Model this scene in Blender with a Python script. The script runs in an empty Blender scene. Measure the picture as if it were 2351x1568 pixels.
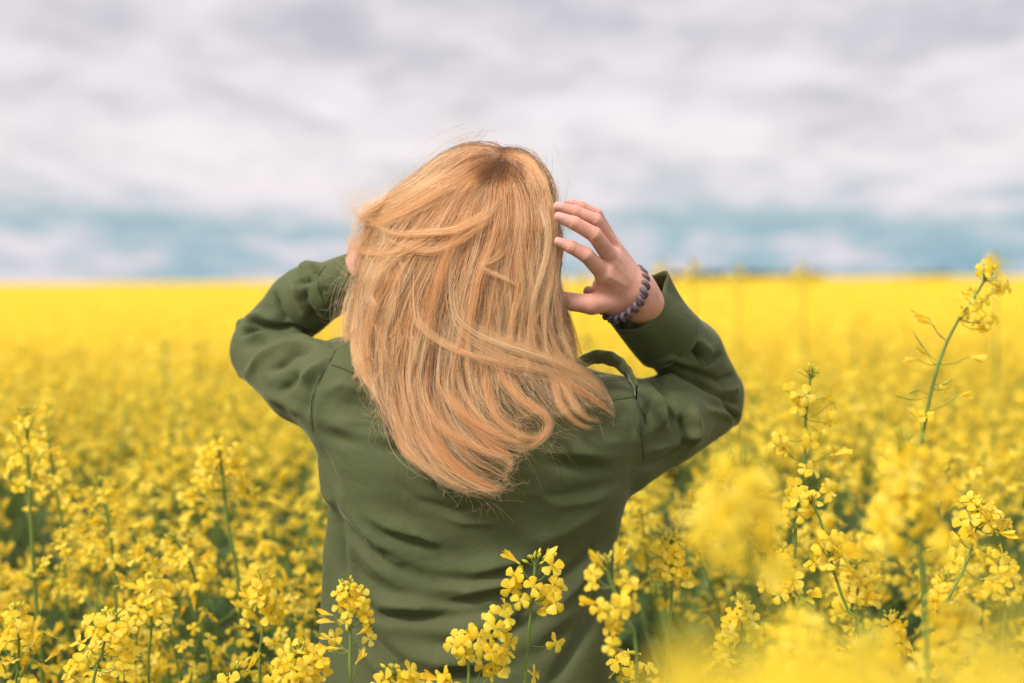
import bpy, math, random
import numpy as np
from mathutils import Vector, Matrix, noise as mnoise
from mathutils.bvhtree import BVHTree

R = math.radians
scene = bpy.context.scene
COL = scene.collection

# ------------------------------------------------------------------ camera
CAM_H = 1.45
PITCH = 2.45
ROLL = -0.35
FPX = 3265.0          # focal length in pixels of a 2351 px wide view
cam_d = bpy.data.cameras.new('camera')
cam = bpy.data.objects.new('camera', cam_d)
COL.objects.link(cam)
cam.location = (0, 0, CAM_H)
cam.rotation_euler = (Matrix.Rotation(R(-PITCH), 3, 'X') @ Matrix.Rotation(R(90), 3, 'X') @ Matrix.Rotation(R(ROLL), 3, 'Z')).to_euler()
cam_d.lens = 50.0
cam_d.sensor_width = 36.0
cam_d.clip_start = 0.05
cam_d.clip_end = 3000
cam_d.dof.use_dof = True
cam_d.dof.focus_distance = 1.97
cam_d.dof.aperture_fstop = 1.8
cam_d.dof.aperture_blades = 9
scene.camera = cam
CM = np.array(cam.rotation_euler.to_matrix())

def P(px, py, Y):
    """the point at world depth Y seen at position (px, py) of a 2351x1568 view"""
    d = CM @ np.array([(px - 1175.5) / FPX, -(py - 784) / FPX, -1.0])
    t = Y / d[1]
    return Vector((d[0] * t, Y, CAM_H + d[2] * t))

def proj(v):
    """array (n,3) -> px, py, depth"""
    q = (v - np.array([0, 0, CAM_H])) @ CM
    return 1175.5 - FPX * q[:, 0] / q[:, 2], 784 + FPX * q[:, 1] / q[:, 2], -q[:, 2]

def PA(px, py, Y):
    px = np.asarray(px, float); py = np.asarray(py, float); Y = np.asarray(Y, float)
    c = np.stack([(px - 1175.5) / FPX, -(py - 784) / FPX, -np.ones_like(px)], -1)
    d = c @ CM.T
    t = Y / d[..., 1]
    o = d * t[..., None]
    o[..., 2] += CAM_H
    return o

# ------------------------------------------------------------------ exposure, world, sun
scene.view_settings.view_transform = 'Standard'
scene.view_settings.look = 'None'
scene.view_settings.exposure = 0.55
scene.view_settings.gamma = 1.0
scene.cycles.max_bounces = 8
scene.cycles.transparent_max_bounces = 12
scene.cycles.use_denoising = True

SUN_EL, SUN_AZ = 45.0, 228.0     # compass azimuth, camera looks along +Y (0 deg)
world = bpy.data.worlds.new('World')
scene.world = world
world.use_nodes = True
nt = world.node_tree
nt.nodes.clear()
N = nt.nodes.new; L = nt.links.new
w_out = N('ShaderNodeOutputWorld')
sky = N('ShaderNodeTexSky'); sky.sky_type = 'NISHITA'; sky.sun_disc = False
sky.sun_elevation = R(SUN_EL); sky.sun_rotation = R(SUN_AZ)
sky.air_density = 1.2; sky.dust_density = 1.5
bg_sky = N('ShaderNodeBackground'); bg_sky.inputs['Strength'].default_value = 0.075
L(sky.outputs[0], bg_sky.inputs['Color'])
geo = N('ShaderNodeTexCoord')
sep = N('ShaderNodeSeparateXYZ'); L(geo.outputs['Generated'], sep.inputs[0])
def wmath(op, a, b=None, clamp=False):
    n = N('ShaderNodeMath'); n.operation = op; n.use_clamp = clamp
    for i, v in enumerate((a, b)):
        if v is None: continue
        if isinstance(v, (int, float)): n.inputs[i].default_value = v
        else: L(v, n.inputs[i])
    return n.outputs[0]
# cloud layer: direction projected on a sheet high above, so clouds flatten towards the horizon
den = wmath('ADD', wmath('MAXIMUM', sep.outputs['Z'], 0.0), 0.17)
cx = wmath('DIVIDE', sep.outputs['X'], den); cy = wmath('DIVIDE', sep.outputs['Y'], den)
comb = N('ShaderNodeCombineXYZ'); L(wmath('MULTIPLY', cx, 1.4), comb.inputs[0]); L(cy, comb.inputs[1]); comb.inputs[2].default_value = 3.7
def wnoise(scale, detail, rough, dist, off):
    m = N('ShaderNodeMapping'); m.inputs['Location'].default_value = off; L(comb.outputs[0], m.inputs[0])
    n = N('ShaderNodeTexNoise'); n.inputs['Scale'].default_value = scale; n.inputs['Detail'].default_value = detail
    n.inputs['Roughness'].default_value = rough; n.inputs['Distortion'].default_value = dist
    L(m.outputs[0], n.inputs['Vector']); return n.outputs['Fac']
n1 = wnoise(0.75, 5, 0.5, 0.3, (1.3, 2.1, 0)); n2 = wnoise(2.2, 4, 0.55, 0.2, (7.3, 4.1, 0))
n3 = wnoise(6.0, 5, 0.6, 0.3, (2.3, 9.1, 0))
dens = wmath('ADD', wmath('ADD', wmath('MULTIPLY', n1, 0.44), wmath('MULTIPLY', n2, 0.38)), wmath('MULTIPLY', n3, 0.18))
def wramp(stops):
    r = N('ShaderNodeValToRGB'); L(dens, r.inputs[0]); cr = r.color_ramp
    while len(cr.elements) < len(stops): cr.elements.new(0.5)
    for el, (p_, c_) in zip(cr.elements, stops): el.position = p_; el.color = (*c_, 1)
    return r.outputs[0]
hi_c = wramp([(0.39, (0.41, 0.39, 0.42)), (0.46, (0.495, 0.47, 0.495)), (0.52, (0.60, 0.56, 0.58)), (0.60, (0.69, 0.64, 0.66))])
lo_c = wramp([(0.40, (0.20, 0.34, 0.41)), (0.465, (0.29, 0.40, 0.465)), (0.52, (0.47, 0.48, 0.535)), (0.58, (0.61, 0.565, 0.615))])
ele = N('ShaderNodeMapRange'); L(sep.outputs['Z'], ele.inputs[0]); ele.interpolation_type = 'SMOOTHSTEP'
ele.inputs[1].default_value = 0.02; ele.inputs[2].default_value = 0.10; ele.inputs[3].default_value = 0.0; ele.inputs[4].default_value = 1.0
cm = N('ShaderNodeMix'); cm.data_type = 'RGBA'; L(ele.outputs[0], cm.inputs[0]); L(lo_c, cm.inputs[6]); L(hi_c, cm.inputs[7])
# unseen overcast is brightened overhead, and behind the camera as added fill light
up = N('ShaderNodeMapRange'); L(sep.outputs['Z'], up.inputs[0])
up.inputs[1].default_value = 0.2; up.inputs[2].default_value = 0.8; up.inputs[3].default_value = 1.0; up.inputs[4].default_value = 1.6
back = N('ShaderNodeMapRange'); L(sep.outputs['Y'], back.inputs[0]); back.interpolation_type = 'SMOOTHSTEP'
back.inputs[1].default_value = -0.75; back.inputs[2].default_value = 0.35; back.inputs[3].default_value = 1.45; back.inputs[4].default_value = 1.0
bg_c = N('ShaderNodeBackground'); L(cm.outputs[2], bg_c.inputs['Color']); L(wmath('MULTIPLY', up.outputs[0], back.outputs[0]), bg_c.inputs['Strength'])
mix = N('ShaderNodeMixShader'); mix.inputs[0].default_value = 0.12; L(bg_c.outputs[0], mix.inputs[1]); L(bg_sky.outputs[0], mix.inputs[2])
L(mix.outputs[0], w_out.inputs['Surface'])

sun_d = bpy.data.lights.new('sun', 'SUN'); sun_d.energy = 2.5; sun_d.angle = R(10); sun_d.color = (1.0, 0.95, 0.86)
sun = bpy.data.objects.new('sun', sun_d); COL.objects.link(sun)
_sd = Vector((math.sin(R(SUN_AZ)) * math.cos(R(SUN_EL)), math.cos(R(SUN_AZ)) * math.cos(R(SUN_EL)), math.sin(R(SUN_EL))))
sun.rotation_euler = _sd.to_track_quat('Z', 'Y').to_euler()
sun.location = (0, 0, 8)

# ------------------------------------------------------------------ helpers
def tag(o, label=None, cat=None, group=None, kind=None):
    if label: o['label'] = label
    if cat: o['category'] = cat
    if group: o['group'] = group
    if kind: o['kind'] = kind
    return o

def empty(name, loc, label, cat, group=None):
    o = bpy.data.objects.new(name, None); COL.objects.link(o)
    o.location = loc; o.empty_display_size = 0.1
    return tag(o, label, cat, group)

def mesh_np(name, v, f, mats, midx=None, smooth=True, attrs=None):
    """v (n,3), f = (m,4) or (m,3) array -> mesh data"""
    me = bpy.data.meshes.new(name)
    v = np.ascontiguousarray(v, np.float32); f = np.ascontiguousarray(f, np.int32)
    k = f.shape[1]
    me.vertices.add(len(v)); me.vertices.foreach_set('co', v.ravel())
    me.loops.add(f.size); me.loops.foreach_set('vertex_index', f.ravel())
    me.polygons.add(len(f)); me.polygons.foreach_set('loop_start', np.arange(0, f.size, k, dtype=np.int32))
    me.update(calc_edges=True)
    me.polygons.foreach_set('use_smooth', np.full(len(f), smooth, bool))
    if midx is not None: me.polygons.foreach_set('material_index', np.ascontiguousarray(midx, np.int32))
    for m in (mats if isinstance(mats, (list, tuple)) else [mats]): me.materials.append(m)
    for an, av in (attrs or {}).items():
        a = me.attributes.new(an, 'FLOAT', 'POINT'); a.data.foreach_set('value', np.ascontiguousarray(av, np.float32))
    me.validate()
    return me

def add(name, me, parent=None, mat=None):
    o = bpy.data.objects.new(name, me); COL.objects.link(o)
    if parent is not None: o.parent = parent
    if mat is not None: o.matrix_local = mat
    return o

class Acc:
    """collects quads (triangles are stored as degenerate-free quads by splitting)"""
    def __init__(s): s.v = []; s.f = []; s.m = []; s.n = 0
    def put(s, v, f, m=0):
        v = np.asarray(v, float); f = np.asarray(f, int)
        s.v.append(v); s.f.append(f + s.n); s.m.append(np.full(len(f), m)); s.n += len(v)
    def putT(s, T, M, m=None):
        """template T=(v,f,m) transformed by 4x4 numpy M"""
        v = T[0] @ M[:3, :3].T + M[:3, 3]
        s.v.append(v); s.f.append(T[1] + s.n); s.m.append(T[2] if m is None else np.full(len(T[1]), m)); s.n += len(v)
    def arrays(s): return np.concatenate(s.v), np.concatenate(s.f), np.concatenate(s.m)
    def tpl(s): return s.arrays()
    def mesh(s, name, mats):
        v, f, m = s.arrays(); return mesh_np(name, v, f, mats, m)

def frames(pts):
    pts = np.asarray(pts, float)
    t = np.gradient(pts, axis=0); t /= np.linalg.norm(t, axis=1)[:, None] + 1e-12
    up = np.array([0, 0, 1.0]) if abs(t[0][2]) < 0.9 else np.array([1.0, 0, 0])
    a = np.cross(t[0], up); a /= np.linalg.norm(a)
    A = [a]
    for i in range(1, len(pts)):
        a = A[-1] - t[i] * np.dot(A[-1], t[i]); a /= np.linalg.norm(a) + 1e-12; A.append(a)
    A = np.array(A); B = np.cross(t, A)
    return t, A, B

def tube(pts, rad, n=6, cap=True):
    pts = np.asarray(pts, float); rad = np.broadcast_to(np.asarray(rad, float), (len(pts),))
    t, A, B = frames(pts)
    an = np.arange(n) * 2 * math.pi / n
    v = pts[:, None, :] + rad[:, None, None] * (np.cos(an)[None, :, None] * A[:, None, :] + np.sin(an)[None, :, None] * B[:, None, :])
    v = v.reshape(-1, 3)
    f = []
    for i in range(len(pts) - 1):
        for j in range(n):
            k = (j + 1) % n
            f.append((i * n + j, i * n + k, (i + 1) * n + k, (i + 1) * n + j))
    return v, np.array(f)

def catmull(pts, n):
    pts = np.asarray(pts, float)
    d = np.concatenate([[0], np.cumsum(np.linalg.norm(np.diff(pts[:, :2], axis=0), axis=1))])
    u = np.linspace(0, d[-1], n)
    p = np.vstack([2 * pts[0] - pts[1], pts, 2 * pts[-1] - pts[-2]])
    i = np.clip(np.searchsorted(d, u, side='right') - 1, 0, len(pts) - 2)
    w = ((u - d[i]) / (d[i + 1] - d[i]))[:, None]
    a, b, c, e = p[i], p[i + 1], p[i + 2], p[i + 3]
    return 0.5 * (2 * b + (c - a) * w + (2 * a - 5 * b + 4 * c - e) * w * w + (3 * b - a - 3 * c + e) * w ** 3)

def rotm(axis, ang):
    return np.array(Matrix.Rotation(ang, 3, Vector(axis)))

def xf(loc, zdir, spin=0.0, s=1.0):
    q = Vector(zdir).to_track_quat('Z', 'X').to_matrix() @ Matrix.Rotation(spin, 3, 'Z')
    M = np.eye(4); M[:3, :3] = np.array(q) * s; M[:3, 3] = loc
    return M

# ------------------------------------------------------------------ materials
def new_mat(name):
    m = bpy.data.materials.new(name); m.use_nodes = True
    n = m.node_tree; n.nodes.clear()
    return m, n
def noise_node(n, scale, detail=4, rough=0.5, coord='Object', vec=None):
    tc = n.nodes.new('ShaderNodeTexCoord')
    t = n.nodes.new('ShaderNodeTexNoise'); t.inputs['Scale'].default_value = scale
    t.inputs['Detail'].default_value = detail; t.inputs['Roughness'].default_value = rough
    n.links.new(vec or tc.outputs[coord], t.inputs['Vector'])
    return t
def ramp_node(n, fac, stops):
    r = n.nodes.new('ShaderNodeValToRGB')
    while len(r.color_ramp.elements) < len(stops): r.color_ramp.elements.new(0.5)
    for el, (p, c) in zip(r.color_ramp.elements, stops):
        el.position = p; el.color = (*c, 1)
    n.links.new(fac, r.inputs[0]); return r

def plant_mat(name, stops, rough=0.5, trans=0.35, scale=60, tcol=None, per_obj=0.0):
    m, n = new_mat(name)
    out = n.nodes.new('ShaderNodeOutputMaterial')
    geo = n.nodes.new('ShaderNodeNewGeometry')
    t = noise_node(n, scale, 3, 0.6, vec=geo.outputs['Position'])
    r = ramp_node(n, t.outputs['Fac'], stops)
    p = n.nodes.new('ShaderNodeBsdfPrincipled'); p.inputs['Roughness'].default_value = rough
    p.inputs['Specular IOR Level'].default_value = 0.25
    n.links.new(r.outputs[0], p.inputs['Base Color'])
    if trans:
        tr = n.nodes.new('ShaderNodeBsdfTranslucent'); n.links.new(r.outputs[0], tr.inputs['Color'])
        mx = n.nodes.new('ShaderNodeMixShader'); mx.inputs[0].default_value = trans
        n.links.new(p.outputs[0], mx.inputs[1]); n.links.new(tr.outputs[0], mx.inputs[2])
        n.links.new(mx.outputs[0], out.inputs['Surface'])
    else: n.links.new(p.outputs[0], out.inputs['Surface'])
    return m
M_PETAL = plant_mat('petal_yellow', [(0.3, (0.93, 0.62, 0.018)), (0.5, (0.95, 0.725, 0.055)), (0.7, (0.96, 0.81, 0.17))], 0.6, 0.5, 45)
M_BUD = plant_mat('bud_yellow_green', [(0.35, (0.38, 0.42, 0.05)), (0.65, (0.78, 0.62, 0.06))], 0.5, 0.15, 90)
M_STEM = plant_mat('stem_green', [(0.3, (0.09, 0.15, 0.03)), (0.7, (0.20, 0.27, 0.055))], 0.45, 0.0, 12)
M_LEAF = plant_mat('leaf_green', [(0.3, (0.045, 0.10, 0.03)), (0.7, (0.11, 0.18, 0.05))], 0.5, 0.25, 14)
M_STAMEN = plant_mat('stamen_ochre', [(0.3, (0.62, 0.42, 0.03)), (0.7, (0.75, 0.55, 0.06))], 0.6, 0.0, 90)
PM = [M_PETAL, M_BUD, M_STEM, M_LEAF, M_STAMEN]
# ================================================================== person
# ---- implicit surface (rounded cones, smooth union) + surface nets
class Field:
    def __init__(s, lo, hi, h):
        s.h = h; s.lo = np.array(lo, float); s.n = np.ceil((np.array(hi) - s.lo) / h).astype(int) + 1
        s.f = np.full(s.n, 0.5, np.float32)
    def sub(s, lo, hi):
        a = np.clip(np.floor((lo - s.lo) / s.h).astype(int), 0, s.n - 1); b = np.clip(np.ceil((hi - s.lo) / s.h).astype(int) + 1, 1, s.n)
        g = [s.lo[i] + s.h * np.arange(a[i], b[i]) for i in range(3)]
        X, Y, Z = np.meshgrid(*g, indexing='ij', sparse=True)
        return (slice(a[0], b[0]), slice(a[1], b[1]), slice(a[2], b[2])), X, Y, Z
    def join(s, sl, d, k):
        f = s.f[sl]
        h = np.maximum(k - np.abs(f - d), 0) / k
        s.f[sl] = np.minimum(f, d) - h * h * k * 0.25
    def cone(s, a, b, ra, rb, k=0.02):
        a = np.array(a, float); b = np.array(b, float); m = max(ra, rb) + 2.5 * k + 0.01
        sl, X, Y, Z = s.sub(np.minimum(a, b) - m, np.maximum(a, b) + m)
        ab = b - a; L2 = ab @ ab + 1e-12
        t = np.clip(((X - a[0]) * ab[0] + (Y - a[1]) * ab[1] + (Z - a[2]) * ab[2]) / L2, 0, 1)
        d = np.sqrt((X - a[0] - t * ab[0]) ** 2 + (Y - a[1] - t * ab[1]) ** 2 + (Z - a[2] - t * ab[2]) ** 2) - (ra + (rb - ra) * t)
        s.join(sl, d, k)
    def ell(s, c, r, k=0.02, rot=None):
        c = np.array(c, float); r = np.array(r, float); m = r.max() + 2.5 * k + 0.01
        sl, X, Y, Z = s.sub(c - m, c + m)
        x, y, z = X - c[0], Y - c[1], Z - c[2]
        if rot is not None:
            x, y, z = (rot[0][0] * x + rot[0][1] * y + rot[0][2] * z, rot[1][0] * x + rot[1][1] * y + rot[1][2] * z, rot[2][0] * x + rot[2][1] * y + rot[2][2] * z)
        q = np.sqrt((x / r[0]) ** 2 + (y / r[1]) ** 2 + (z / r[2]) ** 2)
        g = np.sqrt((x / r[0] ** 2) ** 2 + (y / r[1] ** 2) ** 2 + (z / r[2] ** 2) ** 2) + 1e-9
        s.join(sl, q * (q - 1) / g, k)
    def nets(s):
        f = s.f; neg = f < 0; n = s.n
        c = np.zeros(n - 1, np.uint8)
        for i in (0, 1):
            for j in (0, 1):
                for k in (0, 1): c += neg[i:n[0] - 1 + i, j:n[1] - 1 + j, k:n[2] - 1 + k]
        act = np.argwhere((c > 0) & (c < 8)); idx = np.full(n - 1, -1, np.int64); idx[tuple(act.T)] = np.arange(len(act))
        acc = np.zeros((len(act), 3)); cnt = np.zeros(len(act))
        cor = [(i, j, k) for i in (0, 1) for j in (0, 1) for k in (0, 1)]
        for a in cor:
            for ax in range(3):
                if a[ax]: continue
                b = list(a); b[ax] = 1
                fa = f[tuple((act + a).T)]; fb = f[tuple((act + b).T)]
                m = (fa < 0) != (fb < 0); t = np.where(m, fa / np.where(m, fa - fb, 1), 0)
                p = np.tile(np.array(a, float), (len(act), 1)); p[:, ax] = t
                acc[m] += p[m]; cnt[m] += 1
        v = s.lo + s.h * (act + acc / cnt[:, None])
        F = []
        for ax in range(3):
            u, w = [(1, 2), (2, 0), (0, 1)][ax]
            hi = [slice(0, None)] * 3; lo = [slice(0, None)] * 3
            lo[ax] = slice(0, n[ax] - 1); hi[ax] = slice(1, n[ax])
            A, B = neg[tuple(lo)], neg[tuple(hi)]
            e = np.argwhere(A != B); e = e[(e[:, u] > 0) & (e[:, w] > 0) & (e[:, u] < n[u] - 1) & (e[:, w] < n[w] - 1)]
            du = np.zeros(3, int); du[u] = 1; dw = np.zeros(3, int); dw[w] = 1
            q = np.stack([idx[tuple((e - du - dw).T)], idx[tuple((e - dw).T)], idx[tuple(e.T)], idx[tuple((e - du).T)]], 1)
            fl = B[tuple(e.T)]
            q[fl] = q[fl][:, ::-1]; F.append(q)
        return v, np.concatenate(F)

def vert_normals(v, f):
    n = np.zeros_like(v)
    fn = np.cross(v[f[:, 2]] - v[f[:, 0]], v[f[:, 3]] - v[f[:, 1]])
    for k in range(4): 
        for c in range(3): n[:, c] += np.bincount(f[:, k], fn[:, c], len(v))
    return n / (np.linalg.norm(n, axis=1)[:, None] + 1e-12)

def smooth_mesh(v, f, it=4, w=0.5):
    e = np.concatenate([f[:, [0, 1]], f[:, [1, 2]], f[:, [2, 3]], f[:, [3, 0]]])
    a = np.concatenate([e[:, 0], e[:, 1]]); b = np.concatenate([e[:, 1], e[:, 0]])
    deg = np.bincount(a, minlength=len(v))[:, None] + 1e-9
    for i in range(it):
        s = np.stack([np.bincount(a, v[b, c], len(v)) for c in range(3)], 1) / deg
        v = v + (w if i % 2 == 0 else -w * 0.9) * (s - v) if it > 2 else v + w * (s - v)
    return v

def polydist(px, py, pl):
    """distance to a polyline in px, signed offset (positive = below/right side), and position along it 0..1"""
    best = np.full(len(px), 1e9); sg = np.zeros(len(px)); al = np.zeros(len(px))
    pl = np.asarray(pl, float); seg = np.linalg.norm(np.diff(pl, axis=0), axis=1); tot = seg.sum(); s0 = 0
    for (a, b, l) in zip(pl[:-1], pl[1:], seg):
        d = (b - a) / l
        t = np.clip((px - a[0]) * d[0] + (py - a[1]) * d[1], 0, l)
        rx = px - a[0] - t * d[0]; ry = py - a[1] - t * d[1]
        dd = np.hypot(rx, ry); m = dd < best
        best[m] = dd[m]; sg[m] = (d[0] * ry - d[1] * rx)[m]; al[m] = ((s0 + t) / tot)[m]; s0 += l
    return best, np.sign(sg) * best, al

def tone_noise(v, scale, seed=0.0):
    return np.array([mnoise.noise(Vector((a * scale + seed, b * scale, c * scale))) for a, b, c in v])

person = empty('person', (0, 2.12, 0), 'blonde woman in olive green shirt seen from behind, hands raised to her windblown hair', 'person')
PO = np.array(person.location)

# ---- materials
def fabric_mat():
    m, n = new_mat('olive_cotton')
    out = n.nodes.new('ShaderNodeOutputMaterial'); p = n.nodes.new('ShaderNodeBsdfPrincipled')
    t = noise_node(n, 7, 5, 0.6)
    r = ramp_node(n, t.outputs['Fac'], [(0.3, (0.060, 0.073, 0.026)), (0.7, (0.086, 0.099, 0.037))])
    n.links.new(r.outputs[0], p.inputs['Base Color'])
    p.inputs['Roughness'].default_value = 0.78; p.inputs['Specular IOR Level'].default_value = 0.3
    p.inputs['Sheen Weight'].default_value = 0.25; p.inputs['Sheen Roughness'].default_value = 0.4
    p.inputs['Sheen Tint'].default_value = (0.6, 0.65, 0.45, 1)
    w1 = noise_node(n, 26, 6, 0.62); w1.inputs['Distortion'].default_value = 0.5
    w2 = noise_node(n, 900, 2, 0.5)
    b1 = n.nodes.new('ShaderNodeBump'); b1.inputs['Strength'].default_value = 0.35; b1.inputs['Distance'].default_value = 0.006
    b2 = n.nodes.new('ShaderNodeBump'); b2.inputs['Strength'].default_value = 0.3; b2.inputs['Distance'].default_value = 0.0006
    n.links.new(w1.outputs['Fac'], b1.inputs['Height']); n.links.new(w2.outputs['Fac'], b2.inputs['Height'])
    w3 = noise_node(n, 13, 3, 0.5); w3.inputs['Distortion'].default_value = 1.2
    rd = n.nodes.new('ShaderNodeMath'); rd.operation = 'SUBTRACT'; rd.inputs[1].default_value = 0.5; n.links.new(w3.outputs['Fac'], rd.inputs[0])
    ab = n.nodes.new('ShaderNodeMath'); ab.operation = 'ABSOLUTE'; n.links.new(rd.outputs[0], ab.inputs[0])
    sm = n.nodes.new('ShaderNodeMapRange'); sm.inputs[1].default_value = 0.0; sm.inputs[2].default_value = 0.09; n.links.new(ab.outputs[0], sm.inputs[0])
    b3 = n.nodes.new('ShaderNodeBump'); b3.inputs['Strength'].default_value = 0.15; b3.inputs['Distance'].default_value = 0.0022
    n.links.new(sm.outputs[0], b3.inputs['Height']); n.links.new(b1.outputs[0], b3.inputs['Normal']); n.links.new(b3.outputs[0], b2.inputs['Normal']); n.links.new(b2.outputs[0], p.inputs['Normal'])
    n.links.new(p.outputs[0], out.inputs['Surface']); return m
M_FAB = fabric_mat()
def skin_mat():
    m, n = new_mat('skin')
    out = n.nodes.new('ShaderNodeOutputMaterial'); p = n.nodes.new('ShaderNodeBsdfPrincipled')
    t = noise_node(n, 45, 4, 0.55)
    r = ramp_node(n, t.outputs['Fac'], [(0.3, (0.56, 0.26, 0.18)), (0.7, (0.68, 0.36, 0.27))])
    at = n.nodes.new('ShaderNodeAttribute'); at.attribute_name = 'red'
    mx = n.nodes.new('ShaderNodeMix'); mx.data_type = 'RGBA'
    n.links.new(at.outputs['Fac'], mx.inputs[0]); n.links.new(r.outputs[0], mx.inputs[6]); mx.inputs[7].default_value = (0.68, 0.21, 0.15, 1)
    n.links.new(mx.outputs[2], p.inputs['Base Color'])
    p.inputs['Roughness'].default_value = 0.48; p.inputs['Specular IOR Level'].default_value = 0.4
    p.inputs['Subsurface Weight'].default_value = 0.25; p.inputs['Subsurface Radius'].default_value = (0.012, 0.004, 0.002); p.inputs['Subsurface Scale'].default_value = 0.6
    w = noise_node(n, 420, 4, 0.6); b = n.nodes.new('ShaderNodeBump'); b.inputs['Strength'].default_value = 0.35; b.inputs['Distance'].default_value = 0.0008
    n.links.new(w.outputs['Fac'], b.inputs['Height']); n.links.new(b.outputs[0], p.inputs['Normal'])
    n.links.new(p.outputs[0], out.inputs['Surface']); return m
M_SKIN = skin_mat()
def plain_mat(name, col, rough=0.6, spec=0.3, var=0.15, scale=60):
    m, n = new_mat(name)
    out = n.nodes.new('ShaderNodeOutputMaterial'); p = n.nodes.new('ShaderNodeBsdfPrincipled')
    t = noise_node(n, scale, 4, 0.6); c = np.array(col)
    r = ramp_node(n, t.outputs['Fac'], [(0.3, tuple(c * (1 - var))), (0.7, tuple(np.minimum(c * (1 + var), 1)))])
    n.links.new(r.outputs[0], p.inputs['Base Color']); p.inputs['Roughness'].default_value = rough; p.inputs['Specular IOR Level'].default_value = spec
    n.links.new(p.outputs[0], out.inputs['Surface']); return m
M_SEAM = plain_mat('olive_stitching', (0.030, 0.034, 0.018))
M_BRAC = plain_mat('plum_rubber', (0.12, 0.088, 0.105), 0.5, 0.35)
M_NAIL = plain_mat('fingernail', (0.68, 0.37, 0.31), 0.3, 0.5, 0.04)
M_DENIM = plain_mat('denim', (0.04, 0.06, 0.11))

def Q(cx, cy):      # position inside the close-up of the hand -> view px
    return 1214.7 + 0.2249 * cx, 431 + 0.2249 * cy

# ---- body: torso, legs, neck, head, arms in one field; hands in a finer one
H = lambda x, y, Y: np.array(P(x, y, Y))
B = Field((-0.50, 1.80, -0.01), (0.50, 2.50, 1.70), 0.008)
chest = H(1115, 1050, 2.13)
B.ell(H(1115, 1030, 2.13), (0.155, 0.09, 0.22), 0.05)
B.ell(H(1100, 1330, 2.14), (0.125, 0.072, 0.20), 0.05)
hipz = 0.86
B.ell((-0.055, 2.14, hipz), (0.150, 0.088, 0.12), 0.05)
for s in (-1, 1):
    hx = -0.055 + s * 0.09
    B.cone((hx, 2.13, hipz - 0.03), (hx + s * 0.01, 2.12, 0.47), 0.085, 0.055, 0.04)
    B.cone((hx + s * 0.01, 2.12, 0.47), (hx + s * 0.015, 2.15, 0.09), 0.055, 0.036, 0.02)
    B.cone((hx + s * 0.015, 2.14, 0.045), (hx + s * 0.03, 2.29, 0.025), 0.038, 0.026, 0.02)
neck = H(1125, 790, 2.13)
B.cone(neck, H(1135, 640, 2.12), 0.056, 0.052, 0.03)
head = H(1145, 505, 2.135)
B.ell(head, (0.074, 0.095, 0.105), 0.02)
B.ell(head + (0, 0.035, -0.055), (0.058, 0.07, 0.08), 0.03)
B.cone(head + (0, 0.10, -0.01), head + (0, 0.118, -0.045), 0.010, 0.015, 0.015)      # nose
B.ell(head + (0, 0.088, -0.085), (0.024, 0.016, 0.009), 0.01)                        # lips
B.cone(head + (-0.01, 0.08, -0.125), head + (0.01, 0.08, -0.125), 0.02, 0.02, 0.02)  # chin
for s in (-1, 1):
    B.ell(head + (s * 0.032, 0.092, 0.005), (0.014, 0.010, 0.011), 0.006)            # eyes
    B.ell(head + (s * 0.077, 0.0, -0.02), (0.008, 0.017, 0.030), 0.006)              # ears
shL, elL, wrL = H(815, 910, 2.14), H(612, 802, 2.285), H(845, 608, 2.17)
shR, elR, wrR = H(1405, 935, 2.14), H(1634, 916, 2.275), H(*Q(1150, 1165), 2.105)
B.cone(H(1090, 860, 2.15), shL, 0.045, 0.045, 0.03); B.cone(H(1130, 890, 2.15), shR, 0.038, 0.038, 0.03)
B.cone(shL, elL, 0.042, 0.032, 0.02); B.cone(shR, elR, 0.042, 0.022, 0.02)
B.cone(elL, H(740, 672, 2.235), 0.032, 0.030, 0.02); B.cone(H(740, 672, 2.235), wrL, 0.030, 0.026, 0.02)
B.cone(elR, H(1575, 812, 2.23), 0.022, 0.031, 0.02); B.cone(H(1575, 812, 2.23), H(1500, 725, 2.15), 0.033, 0.031, 0.02)
bv, bf = B.nets(); bv = smooth_mesh(bv, bf, 4)

def hand_field(joints, palm, lo, hi, h):
    F = Field(lo, hi, h)
    for (a, b, ra, rb, k) in palm: F.cone(a, b, ra, rb, k)
    for ch in joints:
        for i in range(len(ch) - 1):
            (a, ra), (b, rb) = ch[i], ch[i + 1]
            F.cone(a, b, ra, rb, 0.0028)
    return F
def q(cx, cy, Y): return H(*Q(cx, cy), Y)
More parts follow.
